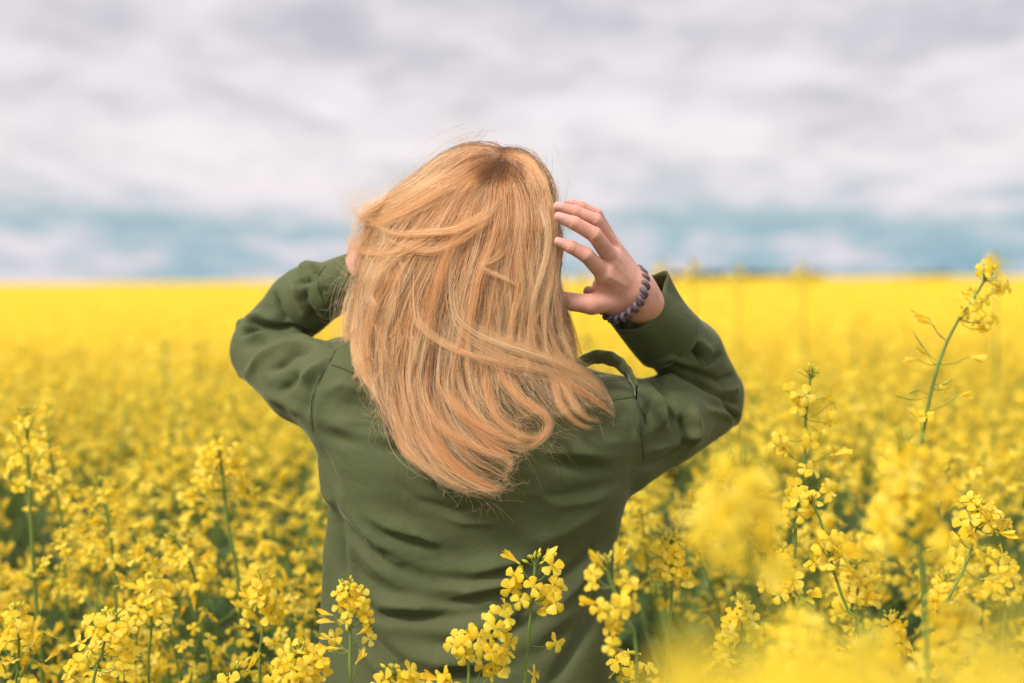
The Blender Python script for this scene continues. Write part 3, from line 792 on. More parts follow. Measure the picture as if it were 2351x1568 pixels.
# guides of the main mass, in order from the left edge to the right edge
G = [
 [(1146, 350), (1118, 331), (1080, 330), (1030, 347), (965, 400), (905, 445), (862, 478), (835, 500), (822, 520)],
 [(1148, 354), (1118, 340), (1085, 343), (1030, 370), (960, 430), (900, 490), (860, 540), (838, 590), (825, 640)],
 [(1150, 358), (1110, 352), (1035, 400), (960, 475), (895, 560), (850, 640), (822, 720), (812, 790), (822, 850), (850, 880)],
 [(1151, 362), (1110, 370), (1040, 430), (970, 520), (905, 620), (862, 720), (845, 800), (855, 880), (890, 930), (905, 960)],
 [(1152, 366), (1110, 385), (1055, 440), (990, 545), (930, 650), (895, 750), (885, 840), (895, 930), (915, 1000), (960, 1060), (1000, 1095)],
 [(1152, 370), (1115, 400), (1070, 450), (1015, 570), (965, 690), (935, 800), (925, 900), (945, 990), (985, 1060), (1040, 1110), (1080, 1130)],
 [(1150, 374), (1085, 470), (1040, 600), (1000, 720), (975, 830), (970, 920), (995, 1000), (1035, 1070), (1085, 1110), (1140, 1128)],
 [(1150, 380), (1103, 490), (1070, 610), (1035, 740), (1015, 850), (1020, 930), (1055, 1000), (1105, 1050), (1150, 1070), (1168, 1085)],
 [(1138, 380), (1120, 480), (1095, 610), (1068, 740), (1055, 840), (1065, 910), (1100, 975), (1150, 1015), (1200, 1025)],
 [(1146, 378), (1140, 480), (1120, 610), (1100, 740), (1090, 830), (1098, 900), (1125, 950), (1160, 985), (1200, 1000)],
 [(1152, 374), (1162, 480), (1150, 610), (1135, 740), (1125, 830), (1130, 890), (1150, 930), (1185, 965)],
 [(1158, 370), (1188, 470), (1185, 610), (1172, 740), (1165, 820), (1175, 870), (1200, 920), (1232, 950)],
 [(1164, 364), (1212, 460), (1218, 600), (1208, 730), (1205, 810), (1220, 860), (1255, 905), (1290, 945)],
 [(1165, 352), (1205, 385), (1232, 450), (1246, 590), (1240, 720), (1242, 790), (1265, 840), (1305, 890), (1345, 935)],
 [(1162, 346), (1210, 365), (1248, 440), (1265, 570), (1264, 700), (1272, 780), (1300, 830), (1345, 870), (1385, 915)],
 [(1158, 340), (1205, 350), (1244, 398), (1264, 490), (1268, 600), (1290, 690), (1302, 760), (1318, 820), (1345, 860)],
]
def low_top(c):
    c = c.copy(); c[:, 1] += 13 * np.clip((430 - c[:, 1]) / 110, 0, 1); return c
Gc = np.array([low_top(catmull([(a, b, 0) for a, b in g], NP_)[:, :2]) for g in G])
def drift_curve(u, dr):
    uu = np.clip(u[:, None] + dr[:, None] * s_[None, :] ** 1.3, 0, len(G) - 1.001); i = uu.astype(int); w = (uu - i)[..., None]; k = np.arange(NP_)[None, :]
    return Gc[i, k] * (1 - w) + Gc[i + 1, k] * w
def field_curve(u):
    """interpolate the guides at u (array) -> (n, NP_, 2)"""
    u = np.clip(u, 0, len(G) - 1.001); i = u.astype(int); w = (u - i)[:, None, None]
    return Gc[i] * (1 - w) + Gc[i + 1] * w
s_ = np.linspace(0, 1, NP_)
def mass(n, nclump, layer0, layer1, lenlo, lenhi, tmean, tvar, r0, clump=0.75, jitter=3.0, drift=0.0):
    uc = np.sort(rng.uniform(0, len(G) - 1, nclump)); lc = rng.uniform(lenlo, lenhi, nclump); hc = rng.uniform(layer0, layer1, nclump)
    tc = np.clip(rng.normal(tmean, tvar, nclump) - .30 * (rng.random(nclump) < .27), 0.10, 0.97)
    offc = np.stack([smooth_noise(nclump, 6, 14.0), smooth_noise(nclump, 6, 8.0)], -1) * np.clip(s_ * 2.2 - 0.15, 0, 1)[None, :, None]
    ci = rng.integers(0, nclump, n)
    u = uc[ci] + rng.normal(0, 0.36, n)
    dc = rng.normal(0, 1, nclump) * drift; cu = drift_curve(u, dc[ci] + rng.normal(0, .25 * drift + .01, n)); cc = drift_curve(uc[ci], dc[ci])
    k = (clump * np.clip(0.45 + s_ * 1.1, 0, 1))[None, :, None] * np.minimum(1, rng.uniform(0.80, 1.10, n))[:, None, None]
    xy = cu * (1 - k) + cc * k + offc[ci]
    xy += np.stack([smooth_noise(n, 6, jitter), smooth_noise(n, 6, jitter * .6)], -1) * (s_ ** 0.7)[None, :, None]
    # wind spreads the ends
    L_ = lc[ci] * rng.uniform(0.86, 1.04, n) * np.interp(uc[ci], [0, 7.6, 8.6, 11.4, 12.6, 15], [1, 1, .80, .78, 1, 1])
    si = np.clip(s_[None, :] * L_[:, None], 0, 1) * (NP_ - 1); i0 = np.clip(si.astype(int), 0, NP_ - 2); w = (si - i0)[..., None]
    rows = np.arange(n)[:, None]
    xy = xy[rows, i0] * (1 - w) + xy[rows, i0 + 1] * w
    root = np.stack([rng.normal(0, 9, n), rng.normal(0, 7, n)], -1)[:, None, :] * (1 - s_)[None, :, None]
    xy = xy + root
    h = (hc[ci] + rng.normal(0, 0.0018, n))[:, None] * np.clip(s_ * 5, 0.2, 1)[None, :] + smooth_noise(n, 5, 0.0012)
    dep = hdepth(xy[..., 0], xy[..., 1]) + 0.012 - h
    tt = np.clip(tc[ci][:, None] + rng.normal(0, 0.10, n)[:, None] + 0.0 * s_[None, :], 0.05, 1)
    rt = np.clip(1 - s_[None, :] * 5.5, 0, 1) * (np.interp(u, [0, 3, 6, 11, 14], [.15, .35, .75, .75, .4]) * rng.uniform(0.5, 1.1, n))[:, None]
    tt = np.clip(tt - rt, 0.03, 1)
    pts = PA(xy[..., 0], xy[..., 1], dep)
    for a in range(n): curves.append((pts[a], r0, tt[a]))
mass(8000, 90, 0.000, 0.005, 0.85, 0.98, 0.17, 0.07, 0.00028, 0.5)  # underlayer tinted dark, painting in the shade between locks
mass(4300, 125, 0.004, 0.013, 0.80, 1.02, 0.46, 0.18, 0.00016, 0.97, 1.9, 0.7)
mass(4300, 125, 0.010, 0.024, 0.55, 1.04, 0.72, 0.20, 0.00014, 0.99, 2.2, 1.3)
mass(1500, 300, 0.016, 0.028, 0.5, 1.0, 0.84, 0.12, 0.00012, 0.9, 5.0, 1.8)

def lock(pl, n, w0, w1, w2, tint, lift=0.020, lift2=None, fr=2.4, r0=0.00013, flat=0.6, tv=0.11):
    """a lock of n hairs along a traced path; widths in px at root, middle and tip"""
    c = low_top(catmull([(a, b, 0) for a, b in pl], NP_)[:, :2])
    t = np.gradient(c, axis=0); t /= np.linalg.norm(t, axis=1)[:, None]; nn = np.stack([-t[:, 1], t[:, 0]], 1)
    wid = np.interp(s_, [0, 0.5, 0.85, 1], [w0, w1, w1 * .55 + w2 * .45, w2])
    a = rng.standard_t(3.0, n) * 0.36; a = np.clip(a, -2.2, 2.2); b = rng.normal(0, 0.5, n)
    L_ = 1 - np.abs(rng.normal(0, 0.15, n)); L_ = np.clip(L_, 0.45, 1.0)
    xy = c[None] + nn[None] * (a[:, None] * wid[None, :])[..., None]
    xy = xy + np.stack([smooth_noise(n, 5, fr), smooth_noise(n, 5, fr)], -1) * (0.25 + s_)[None, :, None]
    si = s_[None, :] * L_[:, None] * (NP_ - 1); i0 = np.clip(si.astype(int), 0, NP_ - 2); w = (si - i0)[..., None]; rows = np.arange(n)[:, None]
    xy = xy[rows, i0] * (1 - w) + xy[rows, i0 + 1] * w
    l2 = lift if lift2 is None else lift2
    h = (lift + (l2 - lift) * s_)[None, :] * np.clip((s_[None, :] - rng.uniform(-.05, .30, n)[:, None]) * 2.8, 0.0, 1) + b[:, None] * wid[None, :] * 0.00064 * flat
    dep = hdepth(xy[..., 0], xy[..., 1]) + 0.012 - h
    pts = PA(xy[..., 0], xy[..., 1], dep)
    tt = np.clip(tint + rng.normal(0, tv, n), 0.05, 1)
    dk = np.clip(1 - s_ * 6, 0, 1) * (.42 if pl[0][1] < 440 else 0)
    for k in range(n): curves.append((pts[k], r0, np.clip(tt[k] - dk, .05, 1)))

# traced locks: the wind sweeps some over the crown to the left ...
lock([(1224, 400), (1190, 425), (1150, 454), (1120, 490), (1085, 510), (1044, 529), (984, 534), (909, 535), (850, 512)], 130, 26, 15, 7, 0.82, 0.033)
lock([(1200, 425), (1160, 450), (1134, 484), (1100, 520), (1074, 540), (1029, 568), (978, 577), (924, 565), (870, 540)], 110, 22, 12, 6, 0.78, 0.033)
lock([(1150, 337), (1100, 355), (1044, 394), (990, 430), (954, 454), (894, 484), (834, 499), (812, 485), (803, 458)], 150, 34, 24, 5, 0.84, 0.031)
lock([(1150, 350), (1104, 379), (1060, 410), (1014, 439), (960, 470), (924, 490), (864, 511), (836, 497), (842, 466)], 150, 30, 20, 4, 0.80, 0.032)
lock([(1090, 335), (1020, 365), (950, 420), (890, 455), (850, 480), (825, 505), (812, 530), (807, 555)], 140, 30, 26, 5, 0.90, 0.030)
lock([(1060, 470), (1014, 514), (970, 548), (924, 574), (880, 582), (850, 580), (820, 572), (804, 560), (798, 540)], 120, 26, 16, 4, 0.82, 0.032)
lock([(1100, 350), (1040, 375), (985, 415), (930, 450), (880, 470), (840, 478), (818, 470), (806, 456)], 70, 26, 18, 5, 0.94, 0.032)
lock([(1000, 520), (940, 560), (890, 600), (862, 640), (850, 680), (868, 705), (878, 690)], 110, 30, 20, 5, 0.88, 0.033)
lock([(1180, 520), (1165, 570), (1134, 598), (1107, 608), (1120, 622), (1150, 635), (1180, 650), (1198, 660)], 60, 24, 9, 3, 0.88, 0.033)
lock([(1215, 400), (1250, 484), (1260, 544), (1252, 600), (1240, 640), (1228, 680), (1215, 712)], 120, 22, 14, 6, 0.94, 0.032)
lock([(1235, 410), (1266, 500), (1268, 590), (1262, 660), (1250, 720), (1258, 770)], 100, 20, 14, 6, 0.90, 0.030)
lock([(1130, 400), (1090, 480), (1040, 560), (1010, 640), (990, 720), (985, 800)], 150, 26, 20, 12, 0.70, 0.031)
lock([(1160, 395), (1150, 480), (1130, 560), (1100, 640), (1085, 730), (1075, 800)], 130, 26, 18, 10, 0.74, 0.031)
# ... and swings the lower ones out to the right
lock([(985, 500), (955, 600), (954, 720), (975, 755), (1020, 790), (1074, 812), (1140, 830), (1210, 845), (1280, 850)], 130, 24, 13, 5, 0.88, 0.028)
lock([(1085, 460), (1045, 590), (1042, 705), (1074, 750), (1134, 783), (1209, 807), (1284, 834), (1344, 867), (1400, 910), (1414, 950)], 150, 44, 26, 7, 0.92, 0.030)
lock([(1075, 500), (1035, 620), (1045, 740), (1089, 789), (1164, 828), (1254, 852), (1320, 868), (1370, 900), (1402, 930)], 110, 34, 20, 7, 0.86, 0.028)
lock([(1100, 700), (1125, 770), (1140, 813), (1158, 870), (1194, 915), (1239, 945), (1259, 969), (1254, 993), (1224, 1022), (1180, 1037)], 200, 26, 14, 5, 0.76, 0.024)
lock([(1090, 740), (1105, 800), (1113, 850), (1119, 900), (1143, 960), (1194, 999), (1235, 1005), (1256, 980)], 150, 24, 12, 4, 0.72, 0.024)
lock([(1230, 760), (1255, 810), (1269, 855), (1284, 925), (1314, 963), (1345, 980), (1366, 984)], 150, 24, 11, 5, 0.76, 0.024)
lock([(1245, 760), (1268, 810), (1284, 855), (1314, 922), (1344, 958), (1386, 969)], 140, 22, 11, 5, 0.78, 0.025)
lock([(1240, 790), (1270, 840), (1300, 873), (1360, 915), (1416, 957)], 120, 20, 9, 3, 0.65, 0.027)
lock([(1260, 780), (1300, 835), (1345, 862), (1390, 900), (1412, 935)], 160, 26, 18, 6, 0.90, 0.026)
lock([(1270, 820), (1310, 862), (1355, 868), (1400, 866), (1440, 876)], 26, 18, 18, 20, 0.95, 0.024, r0=0.00010, fr=4)
lock([(1000, 760), (1010, 831), (1014, 885), (1060, 945), (1120, 988), (1170, 1011), (1215, 1020)], 200, 30, 16, 6, 0.74, 0.024)
lock([(950, 780), (970, 855), (985, 930), (1030, 990), (1104, 1029), (1160, 1050), (1172, 1068)], 200, 30, 16, 6, 0.78, 0.024)
lock([(910, 780), (930, 855), (940, 930), (970, 1000), (1014, 1050), (1074, 1095), (1120, 1125), (1150, 1122)], 220, 30, 18, 7, 0.72, 0.022)
lock([(885, 800), (900, 870), (908, 930), (914, 990), (930, 1035), (970, 1071), (1010, 1100)], 170, 24, 14, 6, 0.70, 0.020)
lock([(960, 900), (985, 960), (1010, 1020), (1044, 1065), (1104, 1104), (1158, 1126)], 170, 24, 14, 6, 0.66, 0.022)
lock([(1040, 820), (1050, 900), (1075, 960), (1120, 1010), (1165, 1045), (1170, 1075), (1150, 1100)], 150, 26, 14, 5, 0.64, 0.022)
lock([(845, 640), (812, 700), (806, 760), (815, 820), (840, 862), (868, 880)], 180, 30, 22, 10, 0.90, 0.018)
lock([(870, 620), (835, 690), (820, 760), (832, 820), (860, 850), (890, 880)], 180, 34, 26, 14, 0.84, 0.018)
# loose stringy locks: pale tints paint in highlights, dark ones the shaded gaps
def loose(n, tint, tv, lift, w, cnt, dr, wig):
    for _ in range(n):
        u = rng.uniform(0, len(G) - 1); d = drift_curve(np.array([u]), np.array([rng.normal(0, dr)]))[0]
        a0 = rng.uniform(.02, .35); a1 = rng.uniform(.65, 1.0)
        if 8 < u < 12.5: a1 = min(a1, .82)
        k = np.linspace(a0, a1, 8) * (NP_ - 1); pts = np.stack([np.interp(k, np.arange(NP_), d[:, 0]), np.interp(k, np.arange(NP_), d[:, 1])], 1)
        ph = rng.uniform(0, 6.28); pts[:, 0] += wig * rng.uniform(.3, 1) * np.sin(np.linspace(0, rng.uniform(4, 9), 8) + ph) * np.linspace(.2, 1, 8)
        lock([tuple(p) for p in pts], int(rng.uniform(*cnt)), rng.uniform(15, 40), rng.uniform(*w), rng.uniform(2, 7), float(np.clip(rng.normal(tint, tv), .1, .98)), rng.uniform(*lift), fr=2.2, r0=0.00013, tv=.08)
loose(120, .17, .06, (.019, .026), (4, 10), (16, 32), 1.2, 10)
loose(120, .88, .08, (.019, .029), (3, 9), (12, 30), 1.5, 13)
def tousle(n, x0, x1, y0, y1):      # the frizzy waves on the windward side
    for _ in range(n):
        x, y = rng.uniform(x0, x1), rng.uniform(y0, y1); th = rng.uniform(1.3, 2.4); b = rng.choice([-1, 1]) * rng.uniform(.25, .6); p = []
        for k in range(7):
            p.append((x, y)); x += math.cos(th) * 17; y += math.sin(th) * 17; th += b * math.cos(k * 1.3)
        lock(p, int(rng.uniform(10, 26)), rng.uniform(8, 18), rng.uniform(4, 10), 3, float(rng.uniform(.7, .98)), rng.uniform(.020, .030), fr=3.0, r0=0.00012, tv=.08)
tousle(42, 845, 960, 560, 760); tousle(16, 835, 930, 480, 560); tousle(14, 850, 900, 760, 840); tousle(16, 1180, 1270, 620, 800)
# darker roots along the parting
for pl_, w_, n_ in (([(1166, 344), (1150, 362), (1128, 380), (1108, 398), (1096, 420)], 40, 120), ([(1160, 350), (1160, 375), (1152, 400), (1146, 430)], 50, 90), ([(1150, 352), (1132, 368), (1105, 380), (1080, 402)], 40, 70), ([(1180, 352), (1188, 380), (1192, 410)], 44, 40)):
    lock(pl_, n_, w_, w_, w_ * 1.3, 0.20, 0.030, fr=4.5, r0=0.00012, flat=0.1, tv=0.09)
# random fly-aways all over
def flyaway(n, spread, len_, tint=0.8):
    u = rng.uniform(0, len(G) - 1, n); c = field_curve(u)
    a = rng.uniform(0.0, 0.75, n); L_ = rng.uniform(*len_, n)
    si = np.clip(a[:, None] + s_[None, :] * L_[:, None], 0, 1) * (NP_ - 1); i0 = np.clip(si.astype(int), 0, NP_ - 2); w = (si - i0)[..., None]; rows = np.arange(n)[:, None]
    xy = c[rows, i0] * (1 - w) + c[rows, i0 + 1] * w
    xy = xy + np.stack([smooth_noise(n, 5, spread), smooth_noise(n, 5, spread * .8)], -1) * (0.2 + s_)[None, :, None]
    h = 0.012 + np.abs(smooth_noise(n, 4, 0.014)) * s_[None, :] + 0.008
    dep = hdepth(xy[..., 0], xy[..., 1]) + 0.012 - h
    pts = PA(xy[..., 0], xy[..., 1], dep)
    for k in range(n): curves.append((pts[k], 0.00008, np.full(NP_, np.clip(rng.normal(tint, .1), .3, 1))))
flyaway(2000, 12.0, (0.3, 0.8), .86); flyaway(520, 28.0, (0.25, 0.5)); 
def wisp(cx, cy, dx, dy, n, sp, ln, amp, t=0.85):
    """loose hairs leaving the edge of the mass at (cx, cy) towards (dx, dy)"""
    o = rng.normal(0, sp, (n, 2)); ll = rng.uniform(.4, 1, n) * ln; d0 = math.atan2(dy, dx) + rng.normal(0, .35, n); bend = rng.normal(0, 1.2, n)
    th = d0[:, None] + bend[:, None] * s_[None, :]
    st = ll[:, None] / NP_
    xy = np.stack([cx + o[:, :1] + np.cumsum(np.cos(th) * st, 1), cy + o[:, 1:] + np.cumsum(np.sin(th) * st, 1)], -1)
    xy += np.stack([smooth_noise(n, 5, amp)] * 2, -1) * s_[None, :, None]
    dep = hdepth(xy[..., 0], xy[..., 1]) + rng.normal(-0.008, 0.012, n)[:, None]
    pts = PA(xy[..., 0], xy[..., 1], dep)
    for k in range(n): curves.append((pts[k], 0.00008, np.full(NP_, np.clip(rng.normal(t, .08), .3, 1))))
wisp(850, 490, -1, -.15, 110, 16, 80, 5); wisp(850, 560, -1, .3, 110, 18, 80, 6); wisp(870, 450, -1, .3, 60, 20, 90, 5); wisp(835, 640, -1, .9, 80, 26, 70, 6); wisp(830, 720, -.5, 1, 130, 26, 100, 7); wisp(830, 800, .2, 1, 90, 18, 90, 4)
wisp(1200, 360, .8, .8, 60, 22, 60, 3); wisp(1255, 440, .3, 1, 50, 14, 90, 3); wisp(1275, 640, .3, 1, 60, 10, 100, 4); wisp(1290, 740, .1, 1, 70, 12, 120, 5)
wisp(1180, 900, .6, .8, 160, 45, 130, 6, .7); wisp(1120, 1110, .9, .5, 50, 26, 70, 4); wisp(1370, 920, .9, .5, 60, 22, 70, 4); wisp(900, 940, -.2, 1, 60, 16, 90, 4)
wisp(1290, 870, 1, .1, 50, 20, 130, 6); wisp(1230, 1000, 1, .2, 40, 24, 80, 5); wisp(1080, 335, -.8, .3, 40, 30, 60, 2)

K = len(curves)
hc_ = bpy.data.hair_curves.new('hair')
hc_.add_curves([NP_] * K)
pp = np.concatenate([c[0] for c in curves]) - PO
hc_.attributes['position'].data.foreach_set('vector', pp.astype(np.float32).ravel()) if 'position' in hc_.attributes else hc_.points.foreach_set('position', pp.astype(np.float32).ravel())
taper = np.interp(s_, [0, 0.08, 0.75, 1.0], [0.8, 1.0, 0.9, 0.25])
rad = np.concatenate([c[1] * taper for c in curves]).astype(np.float32)
ra = hc_.attributes.get('radius') or hc_.attributes.new('radius', 'FLOAT', 'POINT'); ra.data.foreach_set('value', rad)
# colour varies per hair, so the tint sits on the curve
ta = hc_.attributes.new('tint', 'FLOAT', 'POINT'); ta.data.foreach_set('value', np.concatenate([c[2] for c in curves]).astype(np.float32))
hc_.materials.append(M_HAIR)
hair = add('hair', hc_, person)
hair['label'] = 'long blonde hair blown by the wind'
print('hair strands', K)
# ================================================================== ground, far wood
def grid(x0, x1, y0, y1, nx, ny, z=0.0, log=False):
    xs = np.linspace(x0, x1, nx); ys = np.geomspace(y0 + 50, y1 + 50, ny) - 50 if log else np.linspace(y0, y1, ny)
    X, Y = np.meshgrid(xs, ys, indexing='ij'); v = np.stack([X.ravel(), Y.ravel(), np.zeros(X.size)], 1)
    i = np.arange(nx - 1)[:, None] * ny + np.arange(ny - 1)[None, :]; i = i.ravel()
    return v, np.stack([i, i + ny, i + ny + 1, i + 1], 1)
def ground_z(x, y):
    """the land swells a little towards the right, beyond the near field"""
    x = np.asarray(x, float); y = np.asarray(y, float)
    t = np.clip((y - 12) / 70, 0, 1); t = t * t * (3 - 2 * t)
    return t * (0.10 + 0.10 * np.clip((x / np.maximum(y, 20) + 0.36) / 0.72, -.3, 1.3)) * (y / 90) ** 0.9 * np.clip((420 - y) / 200, 0, 1)
gv, gf = grid(-700, 700, -30, 1500, 60, 160, log=True)
gv[:, 2] = ground_z(gv[:, 0], gv[:, 1])
m, n = new_mat('soil_and_undergrowth'); out = n.nodes.new('ShaderNodeOutputMaterial'); p = n.nodes.new('ShaderNodeBsdfPrincipled')
t = noise_node(n, 3.0, 8, 0.65); r = ramp_node(n, t.outputs['Fac'], [(0.35, (0.035, 0.028, 0.016)), (0.5, (0.03, 0.05, 0.018)), (0.7, (0.05, 0.085, 0.025))])
n.links.new(r.outputs[0], p.inputs['Base Color']); p.inputs['Roughness'].default_value = 0.95; n.links.new(p.outputs[0], out.inputs['Surface'])
g = add('ground', mesh_np('ground', gv, gf, m)); g['kind'] = 'structure'

rg = np.random.default_rng(5); rnd = random.Random(8)

# ================================================================== rapeseed: flower templates
def petal(sc, ang, lift, curl, nu=5, nv=4, w=0.62, notch=0.08, twist=0.0):
    v = []
    for i in range(nu):
        u = i / (nu - 1)
        wid = w * (0.16 + 0.84 * math.sin(min(1, u * 1.12) * math.pi * 0.56) ** 1.5) * (1.0 if u < .8 else 1.0 - 0.45 * ((u - .8) / .2) ** 2)
        for j in range(nv):
            b = j / (nv - 1) * 2 - 1
            x = u - (notch * (1 - abs(b)) * (u > .99)) - 0.10 * b * b * (u > .7)
            z = lift * math.sin(u * 1.4) + curl * u * u - 0.10 * b * b * u + twist * b * u
            v.append((x * 1.0, b * wid * 0.5, z))
    v = np.array(v) * sc
    f = [(i * nv + j, (i + 1) * nv + j, (i + 1) * nv + j + 1, i * nv + j + 1) for i in range(nu - 1) for j in range(nv - 1)]
    return v @ rotm((0, 0, 1), ang).T, np.array(f)
def ellipsoid(c, d, l, r, n=6, m=4):
    pts = [np.array(c) + np.array(d) * l * (i / m) for i in range(m + 1)]
    rad = [max(1e-5, r * math.sin(math.pi * (0.06 + 0.88 * i / m)) ** .8) for i in range(m + 1)]
    return tube(pts, rad, n)
def flower_tpl(level, rr, kind='open'):
    """radius about 1.5 cm, opening towards +Z"""
    A = Acc(); S_ = 0.0178
    if kind == 'open':
        for k in range(4):
            ang = k * math.pi / 2 + rr.uniform(-.28, .28) + (0.12 if k % 2 else -0.12)
            l, c = rr.uniform(.05, .32), rr.uniform(-.38, .05)
            if level == 0: v, f = petal(S_ * rr.uniform(.92, 1.08), ang, l, c, 7, 6, rr.uniform(.70, .84), .09, rr.uniform(-.3, .3))
            elif level == 1: v, f = petal(S_, ang, l, c, 4, 3, .76, .05, rr.uniform(-.2, .2))
            else: v, f = petal(S_ * 1.02, ang, l, c * .6, 3, 2, .80, 0)
            A.put(v, f, 0)
        if level == 0:
            for k in range(6):
                a = k * math.pi / 3 + .3; d = np.array([math.cos(a) * .35, math.sin(a) * .35, 1]); d /= np.linalg.norm(d)
                v, f = tube([d * .001, d * .0045 + [0, 0, .0003], d * .0075], [.00028, .00025, .00025], 4); A.put(v, f, 4)
                v, f = ellipsoid(d * .0072, d, .0022, .0006, 4, 3); A.put(v, f, 4)
            v, f = tube([(0, 0, -.002), (0, 0, .004), (0, 0, .0085)], [.0009, .0008, .0005], 5); A.put(v, f, 1)
            for k in range(4):
                a = k * math.pi / 2 + math.pi / 4
                v, f = tube([(0, 0, -.004), (math.cos(a) * .0026, math.sin(a) * .0026, -.001), (math.cos(a) * .005, math.sin(a) * .005, .001)], [.0006, .0010, .0003], 4); A.put(v, f, 1)
        elif level == 1:
            v, f = tube([(0, 0, -.003), (0, 0, .003), (0, 0, .007)], [.0012, .0016, .0008], 4); A.put(v, f, 4)
    else:   # half closed or fading flower: petals folded forwards
        for k in range(4):
            ang = k * math.pi / 2 + rr.uniform(-.4, .4)
            v, f = petal(S_ * rr.uniform(.75, .95), 0, rr.uniform(.9, 1.3), rr.uniform(.2, .8), 6 if level == 0 else 3, 5 if level == 0 else 2, .6, .05, rr.uniform(-.3, .3))
            v = v @ rotm((0, 1, 0), -rr.uniform(.45, .9)).T @ rotm((0, 0, 1), ang).T
            A.put(v, f, 0)
        if level < 2:
            v, f = ellipsoid((0, 0, -.004), (0, 0, 1), .007, .0018, 5, 3); A.put(v, f, 1)
    return A.arrays()
rf = random.Random(3)
FL = {lv: [flower_tpl(lv, rf) for _ in range(5)] for lv in (0, 1, 2)}
FC = {lv: [flower_tpl(lv, rf, 'closed') for _ in range(3)] for lv in (0, 1, 2)}
def bud_tpl(level):
    A = Acc(); v, f = ellipsoid((0, 0, 0), (0, 0, 1), .0085, .0021, 6 if level == 0 else 4, 4 if level == 0 else 3); A.put(v, f, 1); return A.arrays()
BUD = {lv: bud_tpl(lv) for lv in (0, 1, 2)}
FLM = [mesh_np('flower', *t[:2], PM, t[2]) for t in FL[0]]
FCM = [mesh_np('flower', *t[:2], PM, t[2]) for t in FC[0]]
BUDM = mesh_np('bud', *BUD[0][:2], PM, BUD[0][2])
def dirv(a, el): return np.array([math.cos(a) * math.cos(el), math.sin(a) * math.cos(el), math.sin(el)])

# ------------------------------------------------------------------ one raceme into an accumulator (mid and low detail)
def raceme(A, base, up, L_, nfl, level, rr, r=1.0):
    up = np.array(up) / np.linalg.norm(up); x, y, z = base
    Mb = np.array(Vector(up).to_track_quat('Z', 'X').to_matrix())
    ga = rr.uniform(0, 6.28)
    for i in range(nfl):
        u = (i + .5) / nfl; a = ga + i * 2.4
        el = 0.95 - 1.15 * (1 - u) ** .8 + rr.uniform(-.15, .15)
        d = Mb @ dirv(a, el); att = np.array(base) + up * L_ * (u * 0.92)
        ped = (.018 + .022 * (1 - u)) * r
        c = att + d * ped
        T_ = rr.choice(FL[level]) if rr.random() < .85 else rr.choice(FC[level])
        fd = d * .75 + Mb @ np.array([0, 0, .55]) + np.array([rr.uniform(-.3, .3), rr.uniform(-.5, .1), rr.uniform(-.1, .3)])
        A.putT(T_, xf(c, fd, rr.uniform(0, 6), rr.uniform(.78, 1.08) * r))
        if level == 1:
            v, f = tube([att, att + d * ped * .5 + up * .001, c], .0006, 3); A.put(v, f, 2)
    if level < 2:
        for i in range(9 if level == 1 else 4):
            d = Mb @ dirv(i * 2.4, rr.uniform(.7, 1.5)); c = np.array(base) + up * L_ * .95 + d * .006
            A.putT(BUD[level], xf(c, d, 0, rr.uniform(.7, 1.1) * r * (1 if level == 1 else 1.6)))

# cluster templates for the plants of the field
CL1 = []
for k in range(8):
    A = Acc(); rr = random.Random(100 + k); raceme(A, (0, 0, 0), (0, 0, 1), rr.uniform(.06, .12), rr.randint(8, 13), 1, rr); CL1.append(A.arrays())
CL1M = [mesh_np('blossom_cluster', *t[:2], PM, t[2]) for t in CL1]
CL2 = []
for k in range(8):
    A = Acc(); rr = random.Random(200 + k); raceme(A, (0, 0, 0), (0, 0, 1), rr.uniform(.06, .11), rr.randint(8, 11), 2, rr); CL2.append(A.arrays())

def leaf(A, base, d, ln, w, mi=3):
    side = np.cross(d, (0, 0, 1)); side /= np.linalg.norm(side) + 1e-9; v = []
    for i in range(6):
        u = i / 5; c = np.array(base) + np.array(d) * ln * u + np.array([0, 0, -ln * .55 * u * u + ln * .12 * math.sin(u * 3)])
        ww = w * math.sin(math.pi * (u * .9 + .06)) ** .8
        for b in (-1, 0, 1): v.append(c + side * b * ww + np.array([0, 0, .12 * ww * abs(b)]))
    A.put(np.array(v), [(i * 3 + j, i * 3 + 3 + j, i * 3 + 4 + j, i * 3 + 1 + j) for i in range(5) for j in (0, 1)], mi)

def plant_skeleton(rr, h, nb):
    """main stem and branches of a plant rooted at the origin; returns (stem curves, raceme tips)"""
    lx, ly = rr.gauss(0, .05), rr.gauss(0, .05)
    main = np.array([(lx * (u ** 1.6), ly * (u ** 1.6), h * u) for u in np.linspace(0, 1, 9)]); main[1:-1, :2] += np.array([[rr.gauss(0, .004), rr.gauss(0, .004)] for _ in range(7)])
    st = [(main, .0055, .0018)]; tips = [(main[-1], main[-1] - main[-2])]
    a0 = rr.uniform(0, 6)
    for k in range(nb):
        u = 0.48 + 0.42 * (k + rr.random() * .5) / nb; i = u * 8; b = main[int(i)] + (main[min(int(i) + 1, 8)] - main[int(i)]) * (i - int(i))
        a = a0 + k * 2.4; ln = h * (1 - u) * rr.uniform(.60, .98) + .04; out_ = rr.uniform(.45, .8)
        q_ = [b + np.array([math.cos(a) * ln * out_ * (t ** .8), math.sin(a) * ln * out_ * (t ** .8), ln * (t ** 1.25)]) for t in np.linspace(0, 1, 6)]
        q_ = np.array(q_); st.append((q_, .0030, .0012)); tips.append((q_[-1], q_[-1] - q_[-2] + np.array([0, 0, .02])))
    return st, tips

